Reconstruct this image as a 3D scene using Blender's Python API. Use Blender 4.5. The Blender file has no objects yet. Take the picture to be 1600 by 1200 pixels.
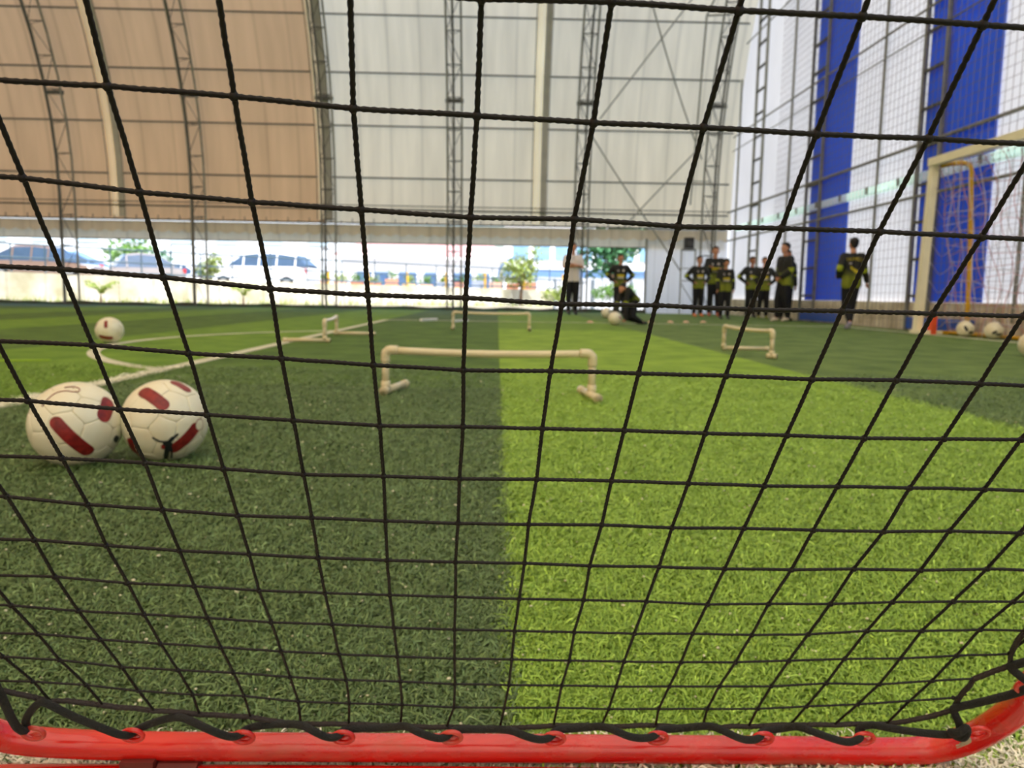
import bpy, bmesh, math, random
import numpy as np
from mathutils import Vector, Matrix, noise
from mathutils.bvhtree import BVHTree
from math import sin, cos, pi, radians, sqrt

C = bpy.context.scene.collection
sc = bpy.context.scene
rnd = random.Random(7)

# ------------------------------------------------------------------ camera
CAM_H = 0.46
yw, pt, rl = radians(1.2), radians(6.6), radians(0.93)
fwd = Vector((sin(yw)*cos(pt), cos(yw)*cos(pt), -sin(pt)))
rt = Vector((cos(yw), -sin(yw), 0)); up = rt.cross(fwd)
rt2 = rt*cos(rl)+up*sin(rl); up2 = up*cos(rl)-rt*sin(rl)
cd = bpy.data.cameras.new('camera'); cam = bpy.data.objects.new('camera', cd); C.objects.link(cam)
M = Matrix((rt2, up2, -fwd)).transposed().to_4x4(); M.translation = Vector((0, 0, CAM_H)); cam.matrix_world = M
cd.sensor_width = 36; cd.lens = 27.0; cd.clip_start = 0.02; cd.clip_end = 500
cd.dof.use_dof = True; cd.dof.focus_distance = 0.38; cd.dof.aperture_fstop = 17.0
sc.camera = cam
# ------------------------------------------------------------------ light
w = bpy.data.worlds.new('world'); sc.world = w; w.use_nodes = True
wn = w.node_tree; bg = wn.nodes['Background']
sky = wn.nodes.new('ShaderNodeTexSky'); sky.sky_type = 'NISHITA'; sky.sun_disc = False
sky.sun_elevation = radians(58); sky.sun_rotation = radians(150); sky.air_density = 1.0; sky.dust_density = 3.0
wn.links.new(sky.outputs[0], bg.inputs[0]); bg.inputs[1].default_value = 0.27
sd = bpy.data.lights.new('sun', 'SUN'); sun = bpy.data.objects.new('sun', sd); C.objects.link(sun)
sd.energy = 6.2; sd.angle = radians(2.0); sd.color = (1.0, 0.965, 0.92)
sun.rotation_euler = Vector((0.25, -0.45, 0.86)).to_track_quat('Z', 'Y').to_euler()
sc.view_settings.view_transform = 'Standard'; sc.view_settings.look = 'None'
sc.view_settings.gamma = 1; sc.view_settings.use_curve_mapping = False
sc.view_settings.exposure = 0.55
try:
    sc.cycles.use_denoising = True
    sc.cycles.max_bounces = 10; sc.cycles.diffuse_bounces = 6; sc.cycles.transmission_bounces = 6
    sc.cycles.sample_clamp_indirect = 8
except Exception: pass

# ------------------------------------------------------------------ helpers
def lin(c):
    return tuple(((x/255)/12.92 if x/255 <= .04045 else (((x/255)+.055)/1.055)**2.4) for x in c)

MATS = {}
def mat(name, col, rough=.6, noise_scale=0, noise_amt=0.0, bump=0, metal=0, bump_scale=None, spec=.5, col2=None, coat=0):
    """procedural surface: base colour broken up by noise, optional bump"""
    if name in MATS: return MATS[name]
    m = bpy.data.materials.new(name); m.use_nodes = True; nt = m.node_tree; b = nt.nodes['Principled BSDF']
    c = lin(col)
    b.inputs['Roughness'].default_value = rough; b.inputs['Metallic'].default_value = metal
    b.inputs['Specular IOR Level'].default_value = spec
    if coat: b.inputs['Coat Weight'].default_value = coat
    tc = nt.nodes.new('ShaderNodeTexCoord')
    ns = nt.nodes.new('ShaderNodeTexNoise'); ns.inputs['Scale'].default_value = noise_scale or 8; ns.inputs['Detail'].default_value = 6
    nt.links.new(tc.outputs['Object'], ns.inputs['Vector'])
    mx = nt.nodes.new('ShaderNodeMix'); mx.data_type = 'RGBA'
    rp = nt.nodes.new('ShaderNodeMapRange'); rp.inputs[1].default_value = .35; rp.inputs[2].default_value = .65
    nt.links.new(ns.outputs[0], rp.inputs[0]); nt.links.new(rp.outputs[0], mx.inputs[0])
    c2 = lin(col2) if col2 else tuple(x*(1-noise_amt) for x in c)
    mx.inputs[6].default_value = (*c, 1); mx.inputs[7].default_value = (*c2, 1)
    nt.links.new(mx.outputs[2], b.inputs['Base Color'])
    if bump:
        n2 = nt.nodes.new('ShaderNodeTexNoise'); n2.inputs['Scale'].default_value = bump_scale or 40; n2.inputs['Detail'].default_value = 4
        nt.links.new(tc.outputs['Object'], n2.inputs['Vector'])
        bp = nt.nodes.new('ShaderNodeBump'); bp.inputs['Strength'].default_value = bump; bp.inputs['Distance'].default_value = .01
        nt.links.new(n2.outputs[0], bp.inputs['Height']); nt.links.new(bp.outputs[0], b.inputs['Normal'])
    MATS[name] = m; return m

def membrane(name, col, tcol, weave=1.0):
    """stretched PVC membrane that lets daylight through; fine weld seams in the sheet"""
    m = bpy.data.materials.new(name); m.use_nodes = True; nt = m.node_tree
    nt.nodes.remove(nt.nodes['Principled BSDF']); out = nt.nodes['Material Output']
    df = nt.nodes.new('ShaderNodeBsdfDiffuse'); tr = nt.nodes.new('ShaderNodeBsdfTranslucent'); ad = nt.nodes.new('ShaderNodeAddShader')
    tc = nt.nodes.new('ShaderNodeTexCoord')
    wv = nt.nodes.new('ShaderNodeTexWave'); wv.bands_direction = 'X'; wv.inputs['Scale'].default_value = .36*weave; wv.inputs['Distortion'].default_value = 0
    wv2 = nt.nodes.new('ShaderNodeTexNoise'); wv2.inputs['Scale'].default_value = 1.0; wv2.inputs['Detail'].default_value = 5
    mp = nt.nodes.new('ShaderNodeMapping'); mp.inputs['Scale'].default_value = (3.5, .5, .35)
    nt.links.new(tc.outputs['Object'], wv.inputs[0]); nt.links.new(tc.outputs['Object'], mp.inputs[0]); nt.links.new(mp.outputs[0], wv2.inputs[0])
    pr = nt.nodes.new('ShaderNodeMapRange'); pr.inputs[1].default_value = .96; pr.inputs[2].default_value = 1.0; pr.inputs[3].default_value = 1; pr.inputs[4].default_value = .86
    nt.links.new(wv.outputs[1], pr.inputs[0])
    p2 = nt.nodes.new('ShaderNodeMapRange'); p2.inputs[1].default_value = .3; p2.inputs[2].default_value = .7; p2.inputs[3].default_value = .9; p2.inputs[4].default_value = 1.08
    nt.links.new(wv2.outputs[0], p2.inputs[0])
    mu = nt.nodes.new('ShaderNodeMath'); mu.operation = 'MULTIPLY'; nt.links.new(pr.outputs[0], mu.inputs[0]); nt.links.new(p2.outputs[0], mu.inputs[1])
    for sh, c in ((df, col), (tr, tcol)):
        v = nt.nodes.new('ShaderNodeVectorMath'); v.operation = 'SCALE'; v.inputs[0].default_value = c
        nt.links.new(mu.outputs[0], v.inputs['Scale']); nt.links.new(v.outputs[0], sh.inputs[0])
    nt.links.new(df.outputs[0], ad.inputs[0]); nt.links.new(tr.outputs[0], ad.inputs[1]); nt.links.new(ad.outputs[0], out.inputs[0])
    MATS[name] = m; return m

def turf_mat(name, c1, c2, scale=1.0):
    m = bpy.data.materials.new(name); m.use_nodes = True; nt = m.node_tree; b = nt.nodes['Principled BSDF']
    b.inputs['Roughness'].default_value = .75; b.inputs['Specular IOR Level'].default_value = .15
    g = nt.nodes.new('ShaderNodeNewGeometry')
    n1 = nt.nodes.new('ShaderNodeTexNoise'); n1.inputs['Scale'].default_value = 120*scale; n1.inputs['Detail'].default_value = 5; n1.inputs['Roughness'].default_value = .7
    n2 = nt.nodes.new('ShaderNodeTexNoise'); n2.inputs['Scale'].default_value = 3.2; n2.inputs['Detail'].default_value = 6
    mp = nt.nodes.new('ShaderNodeMapping'); mp.inputs['Scale'].default_value = (1, .45, 1)
    nt.links.new(g.outputs['Position'], mp.inputs[0]); nt.links.new(mp.outputs[0], n1.inputs[0]); nt.links.new(g.outputs['Position'], n2.inputs[0])
    ad = nt.nodes.new('ShaderNodeMath'); ad.operation = 'MULTIPLY_ADD'; ad.inputs[1].default_value = 1.1
    nt.links.new(n1.outputs[0], ad.inputs[0]); 
    sb = nt.nodes.new('ShaderNodeMath'); sb.operation = 'MULTIPLY_ADD'; sb.inputs[1].default_value = .9; sb.inputs[2].default_value = -.5
    nt.links.new(n2.outputs[0], sb.inputs[0]); nt.links.new(sb.outputs[0], ad.inputs[2])
    rp = nt.nodes.new('ShaderNodeMapRange'); rp.inputs[1].default_value = .3; rp.inputs[2].default_value = .75; nt.links.new(ad.outputs[0], rp.inputs[0])
    mx = nt.nodes.new('ShaderNodeMix'); mx.data_type = 'RGBA'; mx.inputs[6].default_value = (*c1, 1); mx.inputs[7].default_value = (*c2, 1)
    nt.links.new(rp.outputs[0], mx.inputs[0]); nt.links.new(mx.outputs[2], b.inputs['Base Color'])
    bp = nt.nodes.new('ShaderNodeBump'); bp.inputs['Strength'].default_value = .6; bp.inputs['Distance'].default_value = .012
    nt.links.new(n1.outputs[0], bp.inputs['Height']); nt.links.new(bp.outputs[0], b.inputs['Normal'])
    MATS[name] = m; return m

def tag(o, label=None, cat=None, group=None, kind=None):
    if label: o['label'] = label
    if cat: o['category'] = cat
    if group: o['group'] = group
    if kind: o['kind'] = kind
    return o
def thing(name, label, cat, loc=(0, 0, 0), rz=0, group=None, scale=1, kind=None):
    o = bpy.data.objects.new(name, None); C.objects.link(o); o.location = loc; o.rotation_euler = (0, 0, rz); o.scale = (scale,)*3
    o.empty_display_size = .1
    return tag(o, label, cat, group, kind)

class MB:
    def __init__(s): s.v = []; s.f = []; s.mi = []
    def add(s, vs, fs, mi=0):
        n = len(s.v); s.v += [tuple(v) for v in vs]; s.f += [tuple(i+n for i in f) for f in fs]; s.mi += [mi]*len(fs); return s
    def box(s, c, d, rz=0, mi=0, R=None):
        vs = []
        for x in (-.5, .5):
            for y in (-.5, .5):
                for z in (-.5, .5):
                    v = Vector((x*d[0], y*d[1], z*d[2]))
                    if R: v = R @ v
                    elif rz: v = Matrix.Rotation(rz, 3, 'Z') @ v
                    vs.append(v+Vector(c))
        return s.add(vs, [(0, 1, 3, 2), (4, 6, 7, 5), (0, 4, 5, 1), (2, 3, 7, 6), (0, 2, 6, 4), (1, 5, 7, 3)], mi)
    def bar(s, a, b, w_, h_=None, mi=0):
        a, b = Vector(a), Vector(b); d = b-a; L = d.length
        if L < 1e-6: return s
        q = d.to_track_quat('X', 'Z').to_matrix()
        return s.box((a+b)/2, (L, w_, h_ or w_), R=q, mi=mi)
    def tube(s, pts, r, n=8, cap=True, closed=False, mi=0, prof=None, squash=None):
        P = [Vector(p) for p in pts]; N = len(P)
        rr = r if isinstance(r, (list, tuple)) else [r]*N
        T = []
        for i in range(N):
            if closed: t = P[(i+1) % N]-P[i-1]
            else: t = P[min(i+1, N-1)]-P[max(i-1, 0)]
            T.append(t.normalized() if t.length > 1e-9 else Vector((0, 0, 1)))
        u = T[0].orthogonal().normalized(); vs = []
        for i in range(N):
            u = (u-T[i]*u.dot(T[i])); u = u.normalized() if u.length > 1e-6 else T[i].orthogonal().normalized()
            v = T[i].cross(u)
            for k in range(n):
                a = 2*pi*k/n; q = rr[i]*(prof(i, a) if prof else 1)
                vs.append(P[i]+u*cos(a)*q+v*sin(a)*q)
        fs = []
        for i in range(N if closed else N-1):
            j = (i+1) % N
            for k in range(n):
                l = (k+1) % n; fs.append((i*n+k, i*n+l, j*n+l, j*n+k))
        if cap and not closed:
            fs.append(tuple(range(n-1, -1, -1))); fs.append(tuple((N-1)*n+k for k in range(n)))
        return s.add(vs, fs, mi)
    def ell(s, c, r, nu=12, nv=8, R=None, mi=0, fn=None):
        vs = []; c = Vector(c); r = r if isinstance(r, (tuple, list)) else (r, r, r)
        for j in range(nv+1):
            th = pi*j/nv
            for i in range(nu):
                ph = 2*pi*i/nu
                d = Vector((sin(th)*cos(ph), sin(th)*sin(ph), cos(th)))
                if fn: d = fn(d)
                p = Vector((d.x*r[0], d.y*r[1], d.z*r[2]))
                if R: p = R @ p
                vs.append(c+p)
        fs = [(j*nu+i, (j+1)*nu+i, (j+1)*nu+(i+1) % nu, j*nu+(i+1) % nu) for j in range(nv) for i in range(nu)]
        return s.add(vs, fs, mi)
    def quad(s, a, b, c, d, mi=0): return s.add([a, b, c, d], [(0, 1, 2, 3)], mi)
    def build(s, name, m, parent=None, base=(0, 0, 0), smooth=False, local=False, weld=False, autos=None):
        ms = m if isinstance(m, (list, tuple)) else [m]
        me = bpy.data.meshes.new(name)
        off = Vector(base) if parent is None else (Vector((0, 0, 0)) if local else world_loc(parent))
        me.from_pydata([(v[0]-off.x, v[1]-off.y, v[2]-off.z) for v in s.v], [], s.f)
        for x in ms: me.materials.append(x)
        if len(ms) > 1: me.polygons.foreach_set('material_index', s.mi)
        if smooth: me.polygons.foreach_set('use_smooth', [True]*len(me.polygons))
        me.update()
        o = bpy.data.objects.new(name, me); C.objects.link(o)
        if parent is None: o.location = off
        else: o.parent = parent
        return o
def world_loc(o):
    l = Vector(o.location)
    while o.parent: o = o.parent; l = l+Vector(o.location)
    return l
def catmull(P, per=6, closed=False):
    P = [Vector(p) for p in P]; out = []; n = len(P)
    for i in range(n if closed else n-1):
        p0 = P[i-1] if (i > 0 or closed) else P[0]; p1 = P[i]; p2 = P[(i+1) % n]; p3 = P[(i+2) % n] if (closed or i+2 < n) else P[-1]
        for k in range(per):
            t = k/per
            out.append(.5*((2*p1)+(p2-p0)*t+(2*p0-5*p1+4*p2-p3)*t*t+(3*p1-p0-3*p2+p3)*t**3))
    if not closed: out.append(P[-1])
    return out
def copy_tree(o, parent=None):
    c = o.copy(); C.objects.link(c); c.parent = parent
    for ch in list(o.children): copy_tree(ch, c)
    return c

# ------------------------------------------------------------------ materials
M_steel = mat('galvanised_steel', (140, 142, 134), .5, 6, .25, metal=.3)
M_steel_d = mat('dark_steel', (84, 86, 82), .6, 6, .3)
M_cream = membrane('cream_membrane', (.44, .41, .335), (.41, .37, .285))
M_brown = membrane('brown_membrane', (.36, .255, .155), (.29, .187, .105))
M_white = membrane('white_membrane', (.55, .56, .58), (.36, .37, .40), 2.0)
M_valance = membrane('valance_fabric', (.50, .46, .38), (.16, .145, .11))
M_strip = membrane('clear_strip', (.55, .54, .48), (.80, .77, .68))
M_blue = membrane('blue_sheet', (.05, .125, .44), (.05, .12, .40))
M_kerb = mat('kerb_plaster', (224, 216, 196), .8, 3, .0, bump=.3, col2=(176, 164, 138))
M_dark_turf = turf_mat('dark_green_turf', (.045, .085, .025), (.12, .19, .06))
M_lime_turf = turf_mat('lime_green_turf', (.14, .25, .02), (.30, .46, .05))
M_lime_near = turf_mat('lime_worn_turf', (.15, .27, .02), (.32, .48, .06))
M_mid_turf = turf_mat('mid_green_turf', (.10, .19, .02), (.20, .32, .04))
M_left_turf = turf_mat('light_green_turf', (.085, .18, .015), (.19, .32, .035))
M_teal_turf = turf_mat('edge_turf', (.045, .10, .06), (.09, .16, .09))
M_line = turf_mat('white_line_fibre', (.50, .50, .36), (.72, .70, .54))
M_pvc = mat('ivory_pvc', (216, 204, 164), .35, 5, .12, coat=.3)
M_whitepaint = mat('white_paint', (240, 234, 202), .35, 4, .12)
M_yellow = mat('yellow_paint', (214, 166, 30), .4, 6, .2)
M_hair = mat('dark_hair', (24, 18, 16), .7, 60, .4)
M_skin = mat('skin', (196, 140, 108), .55, 20, .12)
M_skin2 = mat('tan_skin', (168, 112, 82), .55, 20, .12)
M_black = mat('black_fabric', (16, 17, 20), .85, 30, .3)
M_blacksm = mat('black_plastic', (20, 20, 22), .4, 12, .3)
M_glass = mat('car_glass', (60, 84, 110), .08, 3, .2, spec=.8)
M_rubber = mat('rubber', (22, 22, 24), .8, 20, .3)
M_leaf = mat('leaf', (64, 110, 40), .6, 6, .0, col2=(110, 150, 60))
M_leafdk = mat('leaf_dark', (40, 92, 62), .6, 4, .0, col2=(80, 140, 90))
M_leafy = mat('leaf_yellow', (112, 136, 52), .6, 6, .0, col2=(146, 160, 80))
M_bark = mat('bark', (100, 80, 60), .9, 10, .3, bump=.4)
# ================================================================== SETTING
YB, XR, XL_, YN = 22.6, 6.75, -31.0, -17.4
# vault profile (y,z): straight side wall, then an elliptical arch
def prof(z):
    if z <= 3: return YB
    return 2.6+20*sqrt(max(0, 1-((z-3)/13.6)**2))
VAULT = [(YB, 3.0)]
for k in range(1, 41):
    a = pi*k/40
    VAULT.append((2.6+20*cos(a), 3+13.6*sin(a)))

# ---- floor and turf
fl = MB().box((-12, 2.7, -.06), (38.5, 40.5, .1)).build('floor', mat('floor_base', (70, 86, 50), .9, 3, .2)); tag(fl, kind='structure')
def roll(x0, x1, y0, y1, m, lab=None):
    nx = 2; b = MB()
    b.box(((x0+x1)/2, (y0+y1)/2, -.005), (x1-x0-.002, y1-y0-.002, .010))
    o = b.build('turf_roll', m, fl)
    if lab: o['label'] = lab
YE = 22.3
for x0, x1, segs in (
    (.02, 1.92, ((-17, 3.62, M_lime_near), (3.62, 10.5, M_lime_turf), (10.5, YE, M_mid_turf))),
    (-1.92, .02, ((-17, 3.8, M_dark_turf), (3.8, 12.9, turf_mat('dark_olive_turf', (.045, .095, .015), (.12, .21, .035))), (12.9, YE, M_dark_turf))),
    (1.92, 4.3, ((-17, YE, turf_mat('grey_green_turf', (.07, .125, .028), (.18, .265, .065))),)),
    (4.3, 6.75, ((-17, YE, MATS['grey_green_turf']),)),
    (-3.62, -1.92, ((-17, YE, M_left_turf),)),
    (-5.4, -3.62, ((-17, YE, MATS['dark_olive_turf']),)),
    (-6.95, -5.4, ((-17, YE, M_left_turf),)),
    (-8.45, -6.95, ((-17, YE, MATS['dark_olive_turf']),)),
    (-10.4, -8.45, ((-17, 21.0, M_left_turf), (21.0, YE, M_teal_turf))),
    (-31, -10.4, ((-17, 16.5, M_left_turf), (16.5, 19.0, MATS['dark_olive_turf']), (19.0, YE, M_teal_turf)))):
    for y0, y1, m in segs: roll(x0, x1, y0, y1, m)
# painted lines of fibre
def flat_strip(pts, wd, name='line_marking', lab=None, z=.0035, width2=None):
    b = MB(); P = [Vector((p[0], p[1], 0)) for p in pts]; n = len(P); vs = []
    for i in range(n):
        t = (P[min(i+1, n-1)]-P[max(i-1, 0)]).normalized(); s_ = Vector((t.y, -t.x, 0))
        for k in (-.5, .5):
            q = P[i]+s_*k*wd; vs += [(q.x, q.y, .0001), (q.x, q.y, z)]
    fs = []
    for i in range(n-1):
        a = i*4; c = a+4
        fs += [(a+1, a+3, c+3, c+1), (a, a+1, c+1, c), (a+3, a+2, c+2, c+3), (a, c, c+2, a+2)]
    fs += [(0, 2, 3, 1), ((n-1)*4, (n-1)*4+1, (n-1)*4+3, (n-1)*4+2)]
    b.add(vs, fs); o = b.build(name, M_line, fl)
    if lab: o['label'] = lab
flat_strip([(-1.92, -.2), (-1.92, 4), (-1.92, 8), (-1.92, 13.45)], .10, lab='straight white box line')
flat_strip([(-1.96, 13.4), (2, 13.42), (6.1, 13.45)], .07, lab='far box line')
arc = []
cx, cy, rr_ = -0.25, 6.87, 2.95
for k in range(41):
    a = radians(124.5+111.0*k/40); arc.append((cx+rr_*cos(a), cy+rr_*sin(a)))
flat_strip(arc, .085, lab='curved arc line')
flat_strip([(6.12, -2), (6.12, 6), (6.12, 13.5)], .09, lab='goal line')
M_limeline = turf_mat('lime_line_fibre', (.20, .36, .01), (.30, .48, .02))
_m = M_line; M_line = M_limeline
flat_strip([(-6, 4.2), (-4.2, 4.5), (-3.3, 4.75), (-2.85, 4.95)], .07, lab='faint lime green line')
M_line = _m
# white touch line right in front of the rebounder
# its far edge
flat_strip([(-3, .42), (3, .42)], .60, lab='wide white touch line')

# ---- vault: membrane bays (ceiling) between the seams
ceil = thing('ceiling', None, None, (0, 0, 0), kind='structure')
seams = [XL_, -28.35, -22.5, -16.65, -10.8, -4.95, 1.15, XR]
for i in range(len(seams)-1):
    b = MB(); x0, x1 = seams[i], seams[i+1]; vs = []; rows = [(YB, 2.44)]+VAULT
    rows.append((YN, 2.44))
    for (y, z) in rows: vs += [(x0, y, z), (x1, y, z)]
    fs = [(2*k, 2*k+1, 2*k+3, 2*k+2) for k in range(len(rows)-1)]
    b.add(vs, fs); o = b.build('membrane_panel', M_brown if x1 <= -4.9 else M_cream, ceil, smooth=True)
    o['label'] = 'brown tinted roof membrane bay' if x1 <= -4.9 else 'cream roof membrane bay'
# light welded strips over the seams, pulled out of the sheet
for x in seams[1:-1]:
    b = MB(); vs = []; rows = [(YB-.18, 2.5)]+[(y-.18*((y-2.6)/20), z-.16*((z-3)/13.6)) for y, z in VAULT[:34]]
    for (y, z) in rows:
        for k in range(5): vs.append((x-.17+.05*k, y-.05*sin(pi*k/4), z))
    fs = [(5*r+k, 5*r+k+1, 5*r+k+6, 5*r+k+5) for r in range(len(rows)-1) for k in range(4)]
    b.add(vs, fs); o = b.build('light_strip', M_strip, ceil, smooth=True); o['label'] = 'pale translucent seam strip'
    b = MB(); vs = []  # shaded half of the strip, painted as a separate grey band
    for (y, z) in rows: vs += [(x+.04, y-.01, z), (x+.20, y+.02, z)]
    b.add(vs, [(2*r, 2*r+1, 2*r+3, 2*r+2) for r in range(len(rows)-1)]); o = b.build('shade_strip', mat('strip_shade_grey', (168, 168, 158), .6, 3, .15), ceil, smooth=True); o['label'] = 'grey band painted as the shaded half of the pale strip'
    for dx in (-.2, .22):
        t = MB().tube([(x+dx, r[0]-.02, r[1]) for r in rows], .014, 6).build('seam_rod', M_steel, ceil)

# ---- gable wall on the right (x = XR)
wr = MB(); pts = [(y, z) for y, z in [(YB, .45)]+VAULT+[(YN, .45)]]
wr.add([(XR, y, z) for y, z in pts], [tuple(range(len(pts)))])
wall_r = wr.build('wall_right', M_white); tag(wall_r, kind='structure')
MB().box((XR, 2.6, .225), (.16, 40, .45)).build('baseboard_right', M_kerb); tag(bpy.data.objects['baseboard_right'], kind='structure')
def blue(y0, y1):
    b = MB(); zt = min(3+13.6*sqrt(1-((max(y0, y1)-2.6)/20)**2), 15)-.05
    b.box((XR-.03, (y0+y1)/2, .46+(zt-.46)/2), (.03, y1-y0, zt-.46))
    b.box((XR-.11, (y0+y1)/2, .12), (.05, y1-y0, .18))
    o = b.build('blue_sheet', M_blue, wall_r); o['label'] = 'tall royal blue strip of sheeting'
blue(14.95, 16.75); blue(10.6, 12.35); blue(5.2, 6.9); blue(-.6, 1.0)
for y in (21.9, 18.04, 13.77, 9.85, 8.2):
    zt = 3+13.6*sqrt(max(0, 1-((y-2.6)/20)**2))-.1
    MB().tube([(XR-.07, y, .2), (XR-.07, y, zt)], .028, 6).build('wall_post', M_steel, wall_r)
for z, r_ in ((5.0, .022), (4.62, .014), (2.93, .030), (2.12, .026), (7.3, .02), (9.6, .02)):
    ye = prof(z)-.05
    MB().tube([(XR-.10, -10, z), (XR-.10, ye, z)], r_, 6).build('wall_rail', M_steel, wall_r)
# clerestory band of clear sheet between two rails
cb = MB().box((XR-.06, 4, 2.42), (.02, 36, .15)).build('clear_band', membrane('clear_band', (.50, .54, .52), (.60, .70, .68)), wall_r)
cb['label'] = 'pale greenish clear band'
for k in range(20):
    MB().box((XR-.09, 21.8-1.1*k, 2.44), (.04, .03, .12)).build('band_clip', M_steel, wall_r)
# ---- other walls: far left gable, low near side
b = MB(); b.add([(XL_, y, z) for y, z in [(YB, 0)]+VAULT+[(YN, 0)]], [tuple(range(len(VAULT)+2))]); tag(b.build('wall_left', M_white), kind='structure')
tag(MB().box((-12, YN, 1.3), (38, .1, 2.6)).build('wall_near', M_white), kind='structure')
# white sheet closing the corner beyond the opening
wb = MB(); n = 24
vs = []
for i in range(n+1):
    x = 4.32+(XR-4.32)*i/n; yy = YB+.05+.015*sin(i*1.9)
    vs += [(x, yy, 0), (x, yy, 2.5)]
wb.add(vs, [(2*i, 2*i+2, 2*i+3, 2*i+1) for i in range(n)])
tag(wb.build('wall_back', M_white, smooth=True), kind='structure')
MB().tube([(4.32, YB-.02, 0), (4.32, YB-.02, 2.45)], .035, 8).build('trim_1', M_steel); tag(bpy.data.objects['trim_1'], kind='structure')

b = MB(); x = XL_; vs = []; n = 300
for i in range(n+1):
    x = XL_+(4.3-XL_)*i/n; h_ = .09+.045*noise.noise(Vector((x*1.3, 0, 0)))
    vs += [(x, YB-.42, 0), (x, YB-.34, h_), (x, YB-.12, h_*.9), (x, YB-.05, 0)]
b.add(vs, [(4*i+k, 4*i+4+k, 4*i+5+k, 4*i+1+k) for i in range(n) for k in range(3)])
tag(b.build('trim_2', mat('dark_soil', (58, 58, 46), .9, 3, .0, col2=(44, 72, 50), bump=.4)), kind='structure')
# ---- valance hanging along the far eave
val = thing('valance', 'beige scalloped fabric valance hanging along the far eave', 'valance', (-12, YB, 2.0))
def scallop(x0, x1, ztop, zbot, dep, wl, y, m, name, wav=.02, lab=None):
    b = MB(); n = int((x1-x0)/(wl/8)); vs = []
    for i in range(n+1):
        x = x0+(x1-x0)*i/n; ph = (x-x0)/wl
        zz = zbot-dep*abs(sin(pi*ph)) if dep else zbot
        yy = y+wav*sin(2*pi*ph/2.0)
        vs += [(x, yy, zz), (x, yy+wav*.4*sin(ph*5), (zz+ztop)/2), (x, y, ztop)]
    fs = []
    for i in range(n): fs += [(3*i, 3*i+3, 3*i+4, 3*i+1), (3*i+1, 3*i+4, 3*i+5, 3*i+2)]
    b.add(vs, fs); o = b.build(name, m, val, smooth=True)
    if lab: o['label'] = lab
scallop(XL_, XR-.1, 2.40, 2.16, .075, .36, YB-.12, M_valance, 'scalloped_skirt', lab='beige scalloped front skirt')
scallop(XL_, XR-.1, 2.42, 1.90, 0, .5, YB+.10, membrane('white_hem', (.5, .48, .42), (.26, .25, .21)), 'hem_sheet', lab='paler straight hem behind')
MB().tube([(XL_, YB+.10, 1.895), (XR-.1, YB+.10, 1.895)], .016, 6).build('hem_cable', M_steel_d, val)
# eave girder: two rails with lacing
eg = thing('eave_girder', 'grey lattice girder running along the far eave above the valance', 'girder', (-12, YB-.2, 2.4))
for z in (2.43, 2.82, 2.93): MB().tube([(XL_, YB-.22, z), (XR-.15, YB-.22, z)], .024 if z < 2.9 else .014, 6).build('girder_rail', M_steel_d, eg)
b = MB(); x = XL_; k = 0
while x < XR-.8:
    b.bar((x, YB-.22, 2.43), (x, YB-.22, 2.56), .02); b.box((x+.3, YB-.22, 2.45), (.05, .05, .05)); x += .61
b.build('girder_lug', M_steel_d, eg)['kind'] = 'stuff'

# ---- purlins along the vault
ord_ = ['lowest', 'second lowest', 'third', 'fourth', 'fifth', 'sixth', 'seventh', 'eighth', 'ninth', 'tenth', 'eleventh', 'twelfth']
pz = [3.72, 5.11, 6.43, 7.74, 9.05, 10.3, 11.5]
for i, z in enumerate(pz):
    y = prof(z)-.06
    o = MB().tube([(XL_, y, z), (XR-.12, y, z)], .021, 6).build('purlin', M_steel_d, base=(-12, y, z))
    tag(o, f'thin grey roof purlin running the length of the hall, {ord_[i]} up from the eave', 'purlin', 'roof purlins on the far slope')
# ---- arch trusses
TX = [(-19.45, 0), (-15.8, 0), (-12.15, 0), (-8.5, 0), (-4.83, 0), (-1.25, 0), (2.38, 0), (6.05, 0)]
tl = {0: 'grey arch truss far left, second one beyond the picture edge', 1: 'grey arch truss just beyond the left picture edge', 2: 'grey arch truss over the brown bay, leftmost in view', 3: 'grey arch truss in the middle of the brown membrane', 4: 'grey arch truss where brown membrane meets cream',
      5: 'grey arch truss beside the left edge of the small far hurdle', 6: 'grey arch truss behind the coach in the white shirt', 7: 'grey arch truss in the corner beside the white gable wall'}
arch = [(YB-.25, 0), (YB-.25, 1.0), (YB-.25, 2.0), (YB-.25, 3.0)]+[(2.6+(20-.25)*cos(pi*k/40), 3+(13.6-.25)*sin(pi*k/40)) for k in range(1, 41)]+[(YN+.25, 1.5), (YN+.25, 0)]
arch_in = [(y-(.42 if y > 2.6 else -.42)*abs((y-2.6)/20), z-.42*max(0, (z-3)/13.6)) for y, z in arch]
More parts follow.
